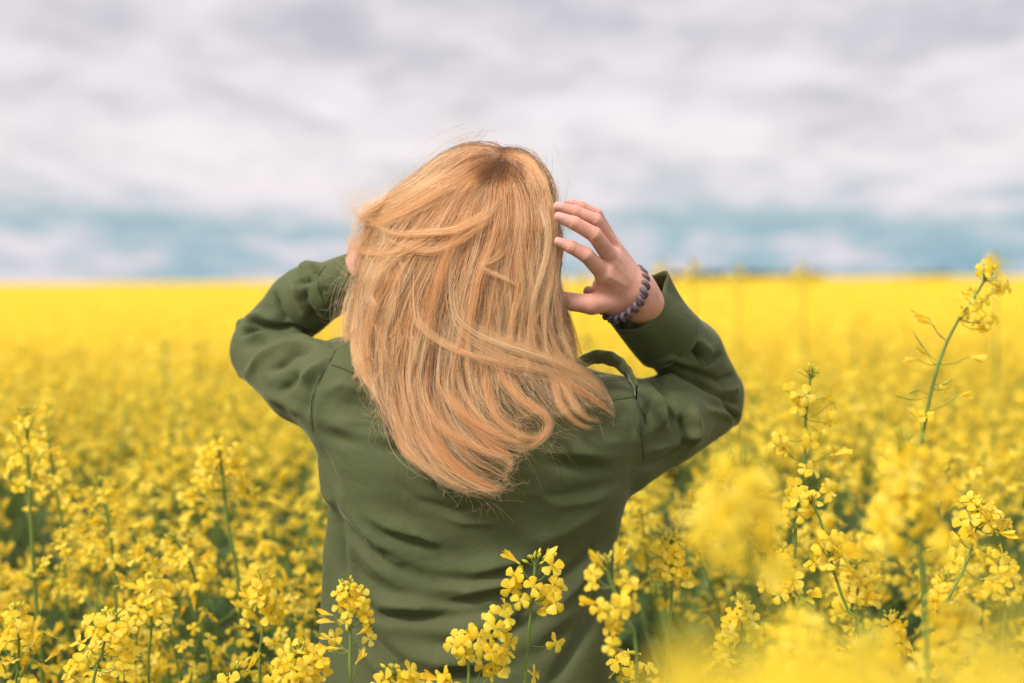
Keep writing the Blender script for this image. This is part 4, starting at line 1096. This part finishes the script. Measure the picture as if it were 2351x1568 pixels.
def make_variant(seed, h, nb):
    rr = random.Random(seed); st, tips = plant_skeleton(rr, h, nb)
    A = Acc()
    for c, r0, r1 in st:
        v, f = tube(c, np.linspace(r0, r1, len(c)), 5); A.put(v, f, 2)
    for (tp, td) in tips:   # young pods and empty stalks under the flowers
        td = td / np.linalg.norm(td)
        for k in range(5):
            d = dirv(k * 2.4 + seed, .35); b = tp - td * (.015 + .02 * k); v, f = tube([b, b + d * .02, b + d * .04 + np.array([0, 0, .012])], [.0006, .0007, .0008], 3); A.put(v, f, 2)
    Lf = Acc()
    for k in range(13):
        z = rr.uniform(.12, .72) * h; a = rr.uniform(0, 6.28); leaf(Lf, (0, 0, z), dirv(a, rr.uniform(.1, .6)), rr.uniform(.09, .22) * (1.1 - z / h * .5), rr.uniform(.012, .035))
    return A.mesh('stem', PM), Lf.mesh('foliage', PM), [(tp, td, rr.randrange(8), rr.uniform(0, 6), rr.uniform(.85, 1.1)) for tp, td in tips], (A.arrays(), Lf.arrays())
VAR = [make_variant(30 + k, 1.0, 5 + k % 3) for k in range(9)]

def place_plant(x, y, h, rz, vi, label, group, name='rapeseed_plant'):
    sm, lm, tips, _ = VAR[vi]
    o = empty(name, (x, y, float(ground_z(x, y))), label, 'rapeseed plant', group)
    o.rotation_euler = (0, 0, rz)
    s1 = add('stem', sm, o); s1.scale = (1, 1, h); l1 = add('foliage', lm, o); l1.scale = (1, 1, h)
    for tp, td, ci, sp, sc in tips:
        td = np.array(td) * (1, 1, h)
        c = add('blossom_cluster', CL1M[ci], o); c.matrix_local = Matrix(xf(np.array(tp) * (1, 1, h) - td / np.linalg.norm(td) * .06, td, sp, sc))
    return o

# ------------------------------------------------------------------ hero plants, traced one by one
def hero(label, stem_px, Y, fl, buds=10, side=(), r=(.0042, .0018), scale=1.0, clusters=(), seed=1, pods=(), fade=()):
    """stem_px: path from the tip down; fl: flowers (px, py, facing angle in the view, tilt to the viewer); side: extra stems"""
    rr = random.Random(seed)
    Yf = (lambda p: p[2]) if len(stem_px[0]) > 2 else (lambda p: Y)
    top = [np.array(P(p[0], p[1], Yf(p))) for p in stem_px]
    low = top[-1]; gx, gy = low[0] + rr.uniform(-.02, .02), low[1] + rr.uniform(.0, .05)
    gz = float(ground_z(gx, gy))
    o = empty('rapeseed_plant', (gx, gy, gz), label, 'rapeseed plant', 'tall rapeseed plants near the camera')
    O = np.array([gx, gy, gz])
    path = list(top)
    if low[2] > .3: path += [low * .6 + O * .4 + np.array([rr.uniform(-.015, .015), 0, 0])]
    path += [O]
    path = catmull(np.array([(p[0], p[2], p[1]) for p in path]), 40)[:, [0, 2, 1]]
    A = Acc(); v, f = tube(path, np.linspace(r[1], r[0] * 1.2, 40), 8); A.put(v - O, f, 2)
    T_ = path[:int(40)]
    def nearest(p, below=.012):
        q_ = p - np.array([0, 0, below]); d = np.linalg.norm(path[:36] - q_, axis=1); return path[int(np.argmin(d))]
    paths = [path]
    for sd in side:
        c = catmull(np.array([(P(a, b, Yy).x, P(a, b, Yy).z, Yy) for a, b, Yy in sd]), 24)[:, [0, 2, 1]]
        v, f = tube(c, np.linspace(.0011, .0019, 24), 6); A.put(v - O, f, 2); paths.append(c)
    allp = np.concatenate(paths)
    for e_ in fl:
        a, b = e_[0], e_[1]; dy = e_[2] if len(e_) > 2 else rr.uniform(-.016, .016); closed = len(e_) > 3 and e_[3]
        c = np.array(P(a, b, Y + dy)); q_ = c - np.array([0, 0, .014]); dd = np.linalg.norm(allp - q_, axis=1); att = allp[int(np.argmin(dd))]
        d = c - att; d[2] *= .3; d /= np.linalg.norm(d) + 1e-9
        fd = d * .55 + np.array([rr.uniform(-.35, .35), rr.uniform(-1.3, -.45), rr.uniform(.0, .6)])
        if closed: fd = d + np.array([0, rr.uniform(-.3, .3), rr.uniform(-.3, .4)])
        fd /= np.linalg.norm(fd)
        mid = (att + c) / 2 + np.array([0, 0, -.004]); v, f = tube(catmull(np.array([att, mid, c - fd * .002])[:, [0, 2, 1]], 7)[:, [0, 2, 1]], .00062, 5); A.put(v - O, f, 2)
        me = rr.choice(FCM if closed else FLM)
        fo = add('flower', me, o); fo.matrix_local = Matrix(xf(c - O, fd, rr.uniform(0, 6.28), rr.uniform(.80, 1.0) * scale))
    tp = path[0]; td = path[0] - path[1]; td /= np.linalg.norm(td)
    Mb = np.array(Vector(td).to_track_quat('Z', 'X').to_matrix())
    for k in range(buds):
        d = Mb @ dirv(k * 2.4, .35 + 1.1 * (k / max(1, buds)) ** .8); c = tp - td * .004 + d * rr.uniform(.008, .017)
        v, f = tube([tp - td * .006, c], .0005, 4); A.put(v - O, f, 2)
        bo = add('bud', BUDM, o); bo.matrix_local = Matrix(xf(c - O, d, 0, rr.uniform(.7, 1.15) * scale))
    for (a, b, a2, b2) in pods:
        p0 = np.array(P(a, b, Y)); p1 = np.array(P(a2, b2, Y + rr.uniform(-.02, .02))); m_ = (p0 + p1) / 2 + np.array([0, 0, -.006 if b2 < b else .006])
        c = catmull(np.array([p0, m_, p1])[:, [0, 2, 1]], 9)[:, [0, 2, 1]]
        v, f = tube(c, [.0006] * 4 + [.0009, .0012, .0012, .0010, .0004], 5)
        A2 = Acc(); A2.put(v - O, f, 2); add('pod', A2.mesh('pod', PM), o)
    Lf = Acc()
    for k in range(8):
        z = rr.uniform(.1, .55) * top[-1][2]; leaf(Lf, (0, 0, z), dirv(rr.uniform(0, 6.28), .4), rr.uniform(.08, .16), rr.uniform(.012, .028))
    add('foliage', Lf.mesh('foliage', PM), o)
    add('stem', A.mesh('stem', PM), o)
    return o
def ring(cx, y0, y1, w0, w1, n, seed, closed=.1, lean=0.0):
    """flowers around a stem between two heights (view px), wider at the bottom"""
    rr = random.Random(seed); o = []
    for i in range(n):
        u = (i + .5) / n; a = i * 2.4 + seed; w = w0 + (w1 - w0) * u
        o.append((cx + lean * u * (y1 - y0) + math.cos(a) * w, y0 + (y1 - y0) * u + rr.uniform(-7, 7), -math.sin(a) * w * .0005, rr.random() < closed))
    return o
# in focus, in front of the shirt
hero('slender rapeseed plant with loose flowers standing before the middle of the shirt', [(1229, 1292), (1226, 1330), (1219, 1400), (1211, 1500), (1205, 1568)], 1.88,
     [(1190, 1292, 0, True), (1268, 1300), (1246, 1290, .01, True), (1182, 1322), (1173, 1352), (1225, 1346, -.02), (1272, 1345), (1260, 1368), (1195, 1380), (1274, 1384), (1252, 1390, .01), (1276, 1476), (1226, 1548), (1284, 1352, .015), (1180, 1335, .015)], 12, seed=4, pods=[(1203, 1560, 1196, 1520)])
hero('rapeseed plant with a dense wide yellow flower head before the shirt, beside the slender one', [(1165, 1392), (1148, 1420), (1118, 1448), (1092, 1500), (1076, 1568)], 1.85,
     [(1160, 1392), (1130, 1408), (1165, 1418), (1120, 1420, -.01), (1135, 1440, -.03), (1075, 1452), (1098, 1460), (1048, 1466), (1062, 1480, -.02), (1125, 1462, -.02), (1160, 1452), (1170, 1475), (1108, 1488, -.02), (1068, 1508), (1128, 1496, -.03), (1140, 1520), (1158, 1530), (1133, 1545), (1108, 1532), (1145, 1505, -.02), (1040, 1480), (1165, 1500, .01)], 0, scale=.86, seed=5)
hero('thin rapeseed plant with a small yellow head before the lower left of the shirt', [(800, 1350), (803, 1400), (805, 1470), (804, 1568)], 1.84,
     [(788, 1352), (812, 1352), (800, 1346), (778, 1362), (826, 1362), (793, 1378), (815, 1376), (832, 1385), (780, 1392), (822, 1400), (800, 1402, -.02), (762, 1412, 0, True), (838, 1408), (842, 1420), (765, 1428, 0, True), (792, 1428), (770, 1462), (766, 1470, 0, True), (822, 1456, 0, True), (848, 1466), (760, 1490, 0, True), (782, 1488, 0, True), (818, 1522, 0, True)], 6, scale=.74, seed=6)
hero('rapeseed flower head with many pale buds at the lower left edge of the shirt', [(684, 1500), (688, 1530), (690, 1568)], 1.82,
     [(655, 1500), (668, 1484), (700, 1484), (720, 1500), (735, 1510), (645, 1522), (632, 1540), (700, 1530, -.02), (672, 1535, -.02), (650, 1552), (718, 1530), (738, 1535), (690, 1556, -.02), (712, 1560), (664, 1565), (725, 1562), (628, 1562)], 16, scale=.9, seed=7)
hero('leaning rapeseed plant with a full head of flowers in the lower left corner', [(262, 1418), (250, 1440), (236, 1490), (222, 1540), (212, 1568)], 1.86,
     [(215, 1420), (240, 1412), (200, 1438), (228, 1440, -.02), (245, 1430, -.01), (270, 1448), (290, 1462), (275, 1475, -.02), (258, 1455, -.02), (185, 1475), (205, 1490), (165, 1530), (180, 1520), (285, 1520), (300, 1500, .01), (270, 1535), (155, 1545), (248, 1558), (295, 1440), (190, 1555), (238, 1470, .02), (255, 1490, .015)], 10, scale=.9, seed=8)
hero('rapeseed plant with large flowers at the lower right edge of the shirt', [(1392, 1298), (1398, 1325), (1412, 1360), (1436, 1410), (1455, 1450), (1462, 1500)], 1.68,
     [(1362, 1318), (1358, 1335), (1412, 1300, 0, True), (1436, 1332), (1446, 1340, .01), (1425, 1375), (1440, 1392), (1452, 1385), (1378, 1398), (1392, 1410), (1412, 1432), (1400, 1440), (1372, 1385, 0, True), (1425, 1395, -.02), (1402, 1482), (1388, 1305, 0, True)], 12, scale=.92, seed=9)
hero('low rapeseed head with pale buds peeping in below the middle of the shirt', [(905, 1545), (908, 1575), (910, 1610)], 1.85,
     [(940, 1540), (932, 1556), (885, 1560), (900, 1570), (950, 1560), (920, 1572), (870, 1572)], 10, seed=10)
hero('single low rapeseed sprig at the bottom edge between two flower heads', [(1022, 1552), (1030, 1575), (1035, 1610)], 1.86,
     [(1018, 1552), (1012, 1562, 0, True), (1040, 1575), (1005, 1575)], 0, seed=11)
# right side
hero('upright rapeseed plant with sparse flowers right of the person', [(1862, 862), (1856, 900), (1850, 960), (1848, 1040), (1838, 1120), (1828, 1200), (1824, 1300), (1822, 1400)], 2.15,
     [(1812, 898), (1835, 915), (1848, 908, -.02), (1832, 932), (1895, 912), (1908, 925), (1905, 965), (1900, 980), (1860, 998), (1862, 1012, -.02), (1792, 1002), (1785, 1022), (1915, 1035), (1912, 1045, 0, True), (1800, 1030), (1868, 1078), (1905, 1118), (1900, 1130), (1850, 1075), (1822, 1118), (1838, 1135, -.02), (1812, 1150), (1850, 1160), (1835, 1180), (1795, 1185), (1868, 1178)], 16, seed=12)
hero('very tall rapeseed plant bowed to the right with its tip above the horizon', [(2262, 640), (2240, 680), (2212, 715), (2178, 775), (2150, 850), (2135, 910), (2124, 970), (2113, 1030), (2106, 1120), (2110, 1220), (2118, 1320), (2122, 1440)], 2.2,
     [(2270, 604), (2282, 616), (2258, 622), (2225, 665), (2212, 678), (2300, 655), (2290, 668), (2258, 690), (2232, 702), (2240, 716, -.02), (2215, 720), (2268, 740), (2282, 730), (2310, 660), (2232, 755, 0, True), (2128, 728, 0, True), (2140, 745, 0, True), (2225, 820, 0, True), (2106, 825, 0, True), (2130, 815, 0, True), (2172, 890), (2200, 910, 0, True), (2112, 962, 0, True), (2125, 955), (2242, 738)], 12, r=(.0052, .0022), scale=.85, seed=13,
     pods=[(2158, 835, 2096, 762), (2140, 910, 2054, 908), (2132, 905, 2085, 905), (2140, 880, 2188, 870), (2108, 1065, 2060, 1062)])
hero('rapeseed plant whose dark stem slants down to the right under a small flower head', [(1862, 1150), (1882, 1190), (1898, 1250), (1920, 1330), (1945, 1400), (1972, 1470)], 2.05,
     [(1850, 1130), (1835, 1145), (1868, 1150), (1905, 1235), (1920, 1250), (1942, 1240), (1955, 1262), (1885, 1255), (1930, 1275), (1900, 1290), (1870, 1290), (1965, 1265)], 8, seed=14)
hero('rapeseed stem lying diagonally low at the right', [(1815, 1350), (1850, 1385), (1905, 1450), (1960, 1505), (2015, 1560)], 2.0,
     [(1800, 1340), (1820, 1330), (1790, 1365), (1860, 1370), (2005, 1500), (2020, 1515), (1985, 1492)], 4, seed=15)
hero('rapeseed plant with a round cluster of flowers near the right edge', [(2245, 1165), (2240, 1210), (2225, 1280), (2190, 1350), (2150, 1430), (2125, 1500)], 1.95,
     ring(2248, 1150, 1235, 18, 48, 14, 3) + [(2300, 1195), (2312, 1210), (2265, 1275), (2300, 1275), (2255, 1330, 0, True), (2190, 1290)], 8, seed=16)
hero('soft blurred rapeseed plant in the right foreground, in front of the tall bowed one', [(2075, 1020), (2090, 1080), (2108, 1180), (2118, 1300), (2126, 1450)], 1.38,
     ring(2085, 1030, 1290, 30, 95, 30, 5) + [(2150, 1080), (2180, 1120), (2160, 1130), (2140, 1045)], 10, seed=17)
hero('blurred rapeseed plant with big yellow discs left of the sparse upright plant', [(1690, 1080), (1700, 1150), (1712, 1260), (1720, 1420)], 1.02,
     ring(1695, 1080, 1320, 36, 95, 16, 2) + [(1610, 1200), (1760, 1180)], 8, seed=18)
hero('blurred low rapeseed head at the bottom right of the picture', [(1850, 1420), (1855, 1480), (1860, 1560)], 1.30,
     ring(1850, 1425, 1560, 30, 80, 16, 9), 8, seed=19)
hero('blurred bushy rapeseed head near the bottom, below the round cluster', [(2200, 1420), (2200, 1480), (2190, 1560)], 1.45,
     ring(2195, 1400, 1560, 30, 100, 20, 6), 8, seed=20)
hero('out of focus rapeseed head low between the bottom heads on the right', [(2010, 1470), (2010, 1520), (2005, 1580)], 1.15,
     ring(2010, 1480, 1600, 30, 90, 14, 4), 6, seed=21)
hero('nearly dissolved yellow rapeseed head right at the lens, lower right of the shirt', [(1640, 1500), (1650, 1560), (1660, 1640)], 0.46,
     ring(1640, 1550, 1760, 50, 190, 10, 2), 4, seed=22)
hero('huge soft yellow rapeseed head close to the lens at the bottom edge', [(1880, 1530), (1880, 1600), (1880, 1700)], 0.40,
     ring(1900, 1580, 1760, 80, 220, 9, 8), 4, seed=23)
hero('huge soft yellow rapeseed head close to the lens in the bottom right corner', [(2300, 1440), (2300, 1500), (2300, 1600)], 0.42,
     ring(2300, 1520, 1700, 50, 150, 7, 5), 4, seed=24)
# left side, a little behind
def tall(label, pl, Y, seed, n=14, top=26, bot=60, zone=None):
    x0, y0 = pl[0]; z1 = zone or (y0 + 170)
    hero(label, pl, Y, ring(x0, y0 + 6, z1, top, bot, n, seed, .15, (pl[1][0] - x0) / max(1, pl[1][1] - y0)), 12, seed=seed, r=(.0055, .0026))
tall('tall rapeseed plant with a long dark stem at the left edge', [(62, 950), (64, 1060), (74, 1250), (84, 1400), (97, 1560)], 2.4, 31, 16, 20, 55)
tall('rapeseed plant with a budding green tip in the left part of the field', [(230, 1112), (245, 1180), (258, 1260), (266, 1400)], 2.45, 32, 26, 26, 75, 1300)
tall('rapeseed plant with a broad flower head and dark stem left of the person', [(500, 1010), (512, 1100), (522, 1200), (545, 1320), (556, 1480)], 2.45, 33, 26, 34, 70, 1150)
tall('rapeseed plant with an arching stem between the two leafy heads on the left', [(400, 1240), (440, 1300), (462, 1420), (484, 1560)], 2.35, 34, 14, 20, 60, 1360)
tall('rapeseed plant standing close behind the left edge one', [(112, 1010), (124, 1100), (142, 1200), (150, 1330)], 2.6, 35, 14, 20, 50)
tall('rapeseed plant with a straight stem before the dense field left of the elbow', [(378, 790), (382, 880), (392, 960), (398, 1040)], 4.6, 36, 16, 20, 50, 900)
tall('rapeseed plant beside the straight one, left of the elbow', [(450, 800), (455, 900), (462, 980), (466, 1060)], 4.4, 37, 16, 20, 50, 900)
tall('rapeseed plant rising behind the gap between cuff and shoulder strap', [(1352, 778), (1353, 830), (1355, 900)], 4.2, 38, 12, 18, 40, 850)

for (a_, b_, n_, sd, w_, lb) in ((1795, 1265, 16, 51, 42, 'crisp rapeseed head just left of the dark slanting stem'), (1965, 1300, 18, 52, 48, 'crisp rapeseed head between the slanting stem and the blurred plant'), (2170, 1330, 16, 53, 44, 'rapeseed head low behind the round cluster, at its foot'),
        (2305, 1290, 14, 54, 40, 'rapeseed head cut by the right edge of the picture'), (1700, 1385, 16, 55, 46, 'rapeseed head below the big yellow discs'), (2050, 1420, 18, 56, 48, 'low rapeseed head between the two blurred bottom heads'),
        (1540, 1240, 14, 57, 40, 'rapeseed head in the gap right of the shirt'), (600, 1330, 16, 58, 42, 'rapeseed head close to the lower left side of the shirt'), (345, 1330, 16, 59, 44, 'rapeseed head above the leaning plant in the lower left'), (40, 1400, 14, 60, 42, 'rapeseed head low at the left edge of the picture')):
    hero(lb, [(a_, b_), (a_ + 4, b_ + 60), (a_ + 2, b_ + 130), (a_ - 4, b_ + 220)], 2.12 + .02 * (sd % 5), ring(a_, b_ + 4, b_ + 95, 14, w_, n_, sd, .15), 9, seed=sd, scale=.95)
for (a_, b_, y_, s_k) in ((1519, 600, 6.0, 'soft'), (1590, 602, 5.6, 'round'), (1692, 612, 6.6, 'faint'), (1842, 606, 6.3, 'broad'), (2285, 585, 5.0, 'bright'), (1335, 628, 7.0, 'small')):
    tall('%s yellow rapeseed top sticking up above the horizon, %s' % (s_k, {1519: 'next to the raised hand', 1590: 'above the dark wood', 1692: 'right part of the dark wood', 1842: 'by the end of the dark wood', 2285: 'behind the bowed plant', 1335: 'between hair and hand'}[a_]), [(a_, b_), (a_ + 2, b_ + 50), (a_ + 4, b_ + 120)], y_, 40 + a_ % 17, 12, 14, 30, b_ + 60)
# ------------------------------------------------------------------ the plants around, one by one up to about six metres
HX = FPX
cand = []
y = 2.35
rr = random.Random(77)
def free(x, y, zt=1.1):
    if math.hypot((x + .04) / 1.15, (y - 2.16)) < .36: return False
    if y > 0.2 and y < 2.5 and abs(x + .05) < .42 * y / 2.1 and y > 1.1 and y < 2.0: return False
    return True
pts_ = []
def jitter_fill(x0, x1, y0, y1, step):
    yy = y0
    while yy < y1:
        xx = x0(yy)
        while xx < x1(yy):
            pts_.append((xx + rr.uniform(-.45, .45) * step, yy + rr.uniform(-.45, .45) * step)); xx += step
        yy += step
jitter_fill(lambda y_: -.40 * y_ - .1, lambda y_: .40 * y_ + .1, 2.45, 5.75, .24)
# in front of the person at the sides
for (x, y) in [(.62, 1.9), (.48, 2.2), (.75, 2.3), (.58, 1.62), (.42, 1.75), (.66, 1.35), (-.62, 2.25), (-.75, 2.1), (-.52, 2.4), (.36, 2.4), (.9, 2.2), (-.85, 2.35), (-.5, 2.0), (-.66, 1.9)]: pts_.append((x, y))
count = 0
side_lab = {(-1, 0): 'yellow rapeseed plant in the thick of the field left of the person', (1, 0): 'yellow rapeseed plant in the thick of the field right of the person',
            (-1, 1): 'blurred rapeseed plant farther back in the field on the left', (1, 1): 'blurred rapeseed plant farther back in the field on the right'}
stuffpts = []
for (x, y) in sorted(pts_, key=lambda p: p[1]):
    if not free(x, y): continue
    if y > 2.2 and abs(x / y - (-.025)) < .085 and y < 4.5: continue      # wholly hidden behind the person
    if count >= 262: stuffpts.append((x, y)); continue
    h = rr.gauss(1.0, .065) if y > 2.4 else rr.gauss(.93, .04)
    if y < 2.0: h = min(h, .92)
    far = 1 if y > 4.0 else 0; s_k = -1 if x < -.05 else 1
    place_plant(x, y, max(.82, h) - (.08 if y < 3.2 else 0), rr.uniform(0, 6.28), rr.randrange(9), side_lab[(s_k, far)], ['rapeseed plants around the person', 'blurred rapeseed plants farther back'][far])
    count += 1
print('individual field plants', count, 'overflow', len(stuffpts))

# ------------------------------------------------------------------ the rest of the crop: one uncountable mass
A = Acc()
def far_plant(x, y, h, seed, lod):
    rr2 = random.Random(seed); vi = seed % 9; (sa, la) = VAR[vi][3]; z0 = float(ground_z(x, y)); rz = rr2.uniform(0, 6.28)
    c, s = math.cos(rz), math.sin(rz); M0 = np.array([[c, -s, 0, x], [s, c, 0, y], [0, 0, 1, z0], [0, 0, 0, 1.]])
    if lod == 0:
        M1 = M0.copy(); M1[:3, :3] = M1[:3, :3] @ np.diag([1, 1, h]); A.putT(sa, M1); A.putT(la, M1)
    for k, (tp, td, ci, sp, sc) in enumerate(VAR[vi][2]):
        M = M0 @ xf(np.array(tp) * (1, 1, h) + (0, 0, -.05), td, sp, sc * 1.12); A.putT(CL2[ci], M)
def dens_fill(x0, x1, y0, y1, step):
    out_ = []; yy = y0
    while yy < y1:
        xx = x0(yy)
        while xx < x1(yy):
            out_.append((xx + rr.uniform(-.48, .48) * step, yy + rr.uniform(-.48, .48) * step)); xx += step
        yy += step
    return out_
far_list = [(x, y, 0) for x, y in stuffpts]
far_list += [(x, y, 1) for x, y in dens_fill(lambda y_: -.56 * y_, lambda y_: .56 * y_, 5.85, 11, .24)]
# flanks and the ground at the photographer's feet, outside the picture
for x, y in dens_fill(lambda y_: -3.0, lambda y_: 3.0, -0.8, 5.6, .30):
    if abs(x) > .42 * max(y, 0) + .22 and free(x, y): far_list.append((x, y, 2))
for i, (x, y, k) in enumerate(far_list):
    h = rr.gauss(1.02, .07) if y > 2 else min(.9, rr.gauss(.86, .04))
    if k == 1 and rr.random() < .05: h += rr.uniform(.1, .25)
    far_plant(x, y, h, i * 7 + 3, 0 if (k != 1 or y < 7) else 1)
# beyond that only flower heads over the closed canopy
CP = [np.array(t[0]) for t in CL2]
def heads(y0, y1, per, sc, keep):
    out_v = []; out_f = []; nb = 0
    area_pts = []
    n_ = int(per * .62 * (y1 * y1 - y0 * y0)); yy = np.sqrt(rg.uniform(y0 * y0, y1 * y1, n_)); xx = rg.uniform(-.62, .62, n_) * yy
    zz_ = ground_z(xx, yy) + rg.normal(.99, .06, n_) + (rg.random(n_) < .07) * rg.uniform(.05, .28, n_)
    ti = rg.integers(0, 8, n_); sp = rg.uniform(0, 6.28, n_)
    for t in range(8):
        v, f, mm = CL2[t]; nf = len(f); sel = rg.permutation(nf // 2)[:max(1, int(nf // 2 * keep))]; f2 = np.concatenate([f[sel * 2], f[sel * 2 + 1]]) if keep < 1 else f
        u, inv = np.unique(f2, return_inverse=True); vv = v[u] * sc; ff = inv.reshape(f2.shape)
        w = np.where(ti == t)[0]
        if not len(w): continue
        c, s = np.cos(sp[w]), np.sin(sp[w])
        X_ = c[:, None] * vv[None, :, 0] - s[:, None] * vv[None, :, 1] + xx[w][:, None]; Y_ = s[:, None] * vv[None, :, 0] + c[:, None] * vv[None, :, 1] + yy[w][:, None]; Z_ = vv[None, :, 2] + zz_[w][:, None] - .05
        A.put(np.stack([X_, Y_, Z_], -1).reshape(-1, 3), (ff[None] + (np.arange(len(w)) * len(vv))[:, None, None]).reshape(-1, 4), 0)
heads(10.5, 20, 62, 1.2, .7); heads(20, 45, 26, 1.9, .35); heads(45, 110, 4.5, 3.6, .25)
me = A.mesh('rapeseed_crop', PM)
crop = add('rapeseed_crop', me); tag(crop, 'unbroken yellow mass of flowering rapeseed running back to the horizon', 'rapeseed crop', None, 'stuff')
print('crop faces', len(me.polygons))
# closed canopy below the heads, bumpy, from ten metres to the horizon
def canopy_mesh():
    nx, ny = 260, 420
    yy = np.geomspace(9.5, 900, ny); uu = np.linspace(-1.1, 1.1, nx)
    U, Y_ = np.meshgrid(uu, yy, indexing='ij'); X_ = U * (Y_ + 6)
    z = ground_z(X_, Y_) + .87 + .04 * np.sin(X_ * 5.1 + np.sin(Y_ * 3.3)) * np.sin(Y_ * 4.7) + rg.normal(0, .03, X_.shape)
    z = z - .25 * np.clip((11 - Y_) / 1.5, 0, 1)
    v = np.stack([X_.ravel(), Y_.ravel(), z.ravel()], 1); i = (np.arange(nx - 1)[:, None] * ny + np.arange(ny - 1)[None, :]).ravel()
    return v, np.stack([i, i + ny, i + ny + 1, i + 1], 1)
m, n = new_mat('far_canopy'); out = n.nodes.new('ShaderNodeOutputMaterial'); p = n.nodes.new('ShaderNodeBsdfPrincipled')
t = noise_node(n, 9.0, 6, 0.7); r = ramp_node(n, t.outputs['Fac'], [(0.38, (0.12, 0.14, 0.02)), (0.48, (0.42, 0.30, 0.02)), (0.64, (0.62, 0.44, 0.05))])
n.links.new(r.outputs[0], p.inputs['Base Color']); p.inputs['Roughness'].default_value = 0.9; n.links.new(p.outputs[0], out.inputs['Surface'])
cv, cf = canopy_mesh(); c_ = add('rapeseed_canopy', mesh_np('rapeseed_canopy', cv, cf, m)); tag(c_, 'closed yellow canopy of rapeseed far back in the field', 'rapeseed crop', None, 'stuff')

# far wood along the right part of the horizon
A = Acc(); rr = random.Random(4)
for (x0, x1) in ((1505, 1900), (2080, 2170)):
    px = x0
    while px < x1:
        Yw = 560 + rr.uniform(-25, 25); edge = min(px - x0, x1 - px) / 60
        hgt = (3.6 + rr.uniform(-.7, .7)) * min(1, .35 + edge) ; w_ = P(px, 640, Yw)
        for k in range(5):
            c = np.array([w_.x + rr.uniform(-5, 5), Yw + rr.uniform(-5, 5), hgt * rr.uniform(.35, .8)]); R_ = hgt * rr.uniform(.3, .5)
            for q_ in range(26):
                a, b = rr.uniform(0, 6.28), rr.uniform(-1.3, 1.5); d = dirv(a, b); cc = c + d * R_ * rr.uniform(.7, 1.1) * (1.3, 1.3, .8); s1 = rr.uniform(.5, 1.1)
                t1 = np.cross(d, (.3, .2, 1)); t1 /= np.linalg.norm(t1); t2 = np.cross(d, t1)
                A.put([cc - t1 * s1, cc - t2 * s1, cc + t1 * s1, cc + t2 * s1], [(0, 1, 2, 3)], 0)
        v, f = tube([(w_.x, Yw, 0), (w_.x, Yw, hgt * .6)], [.35, .2], 5); A.put(v, f, 1)
        px += rr.uniform(6, 12)
M_WOOD = plain_mat('far_foliage', (0.035, 0.06, 0.035), .9, .1, .3, .4); M_TRUNK = plain_mat('bark', (0.05, 0.04, 0.03), .9)
wd = add('far_wood', A.mesh('far_wood', [M_WOOD, M_TRUNK])); tag(wd, 'dark low line of distant trees on the horizon right of the person', 'wood', None, 'stuff')
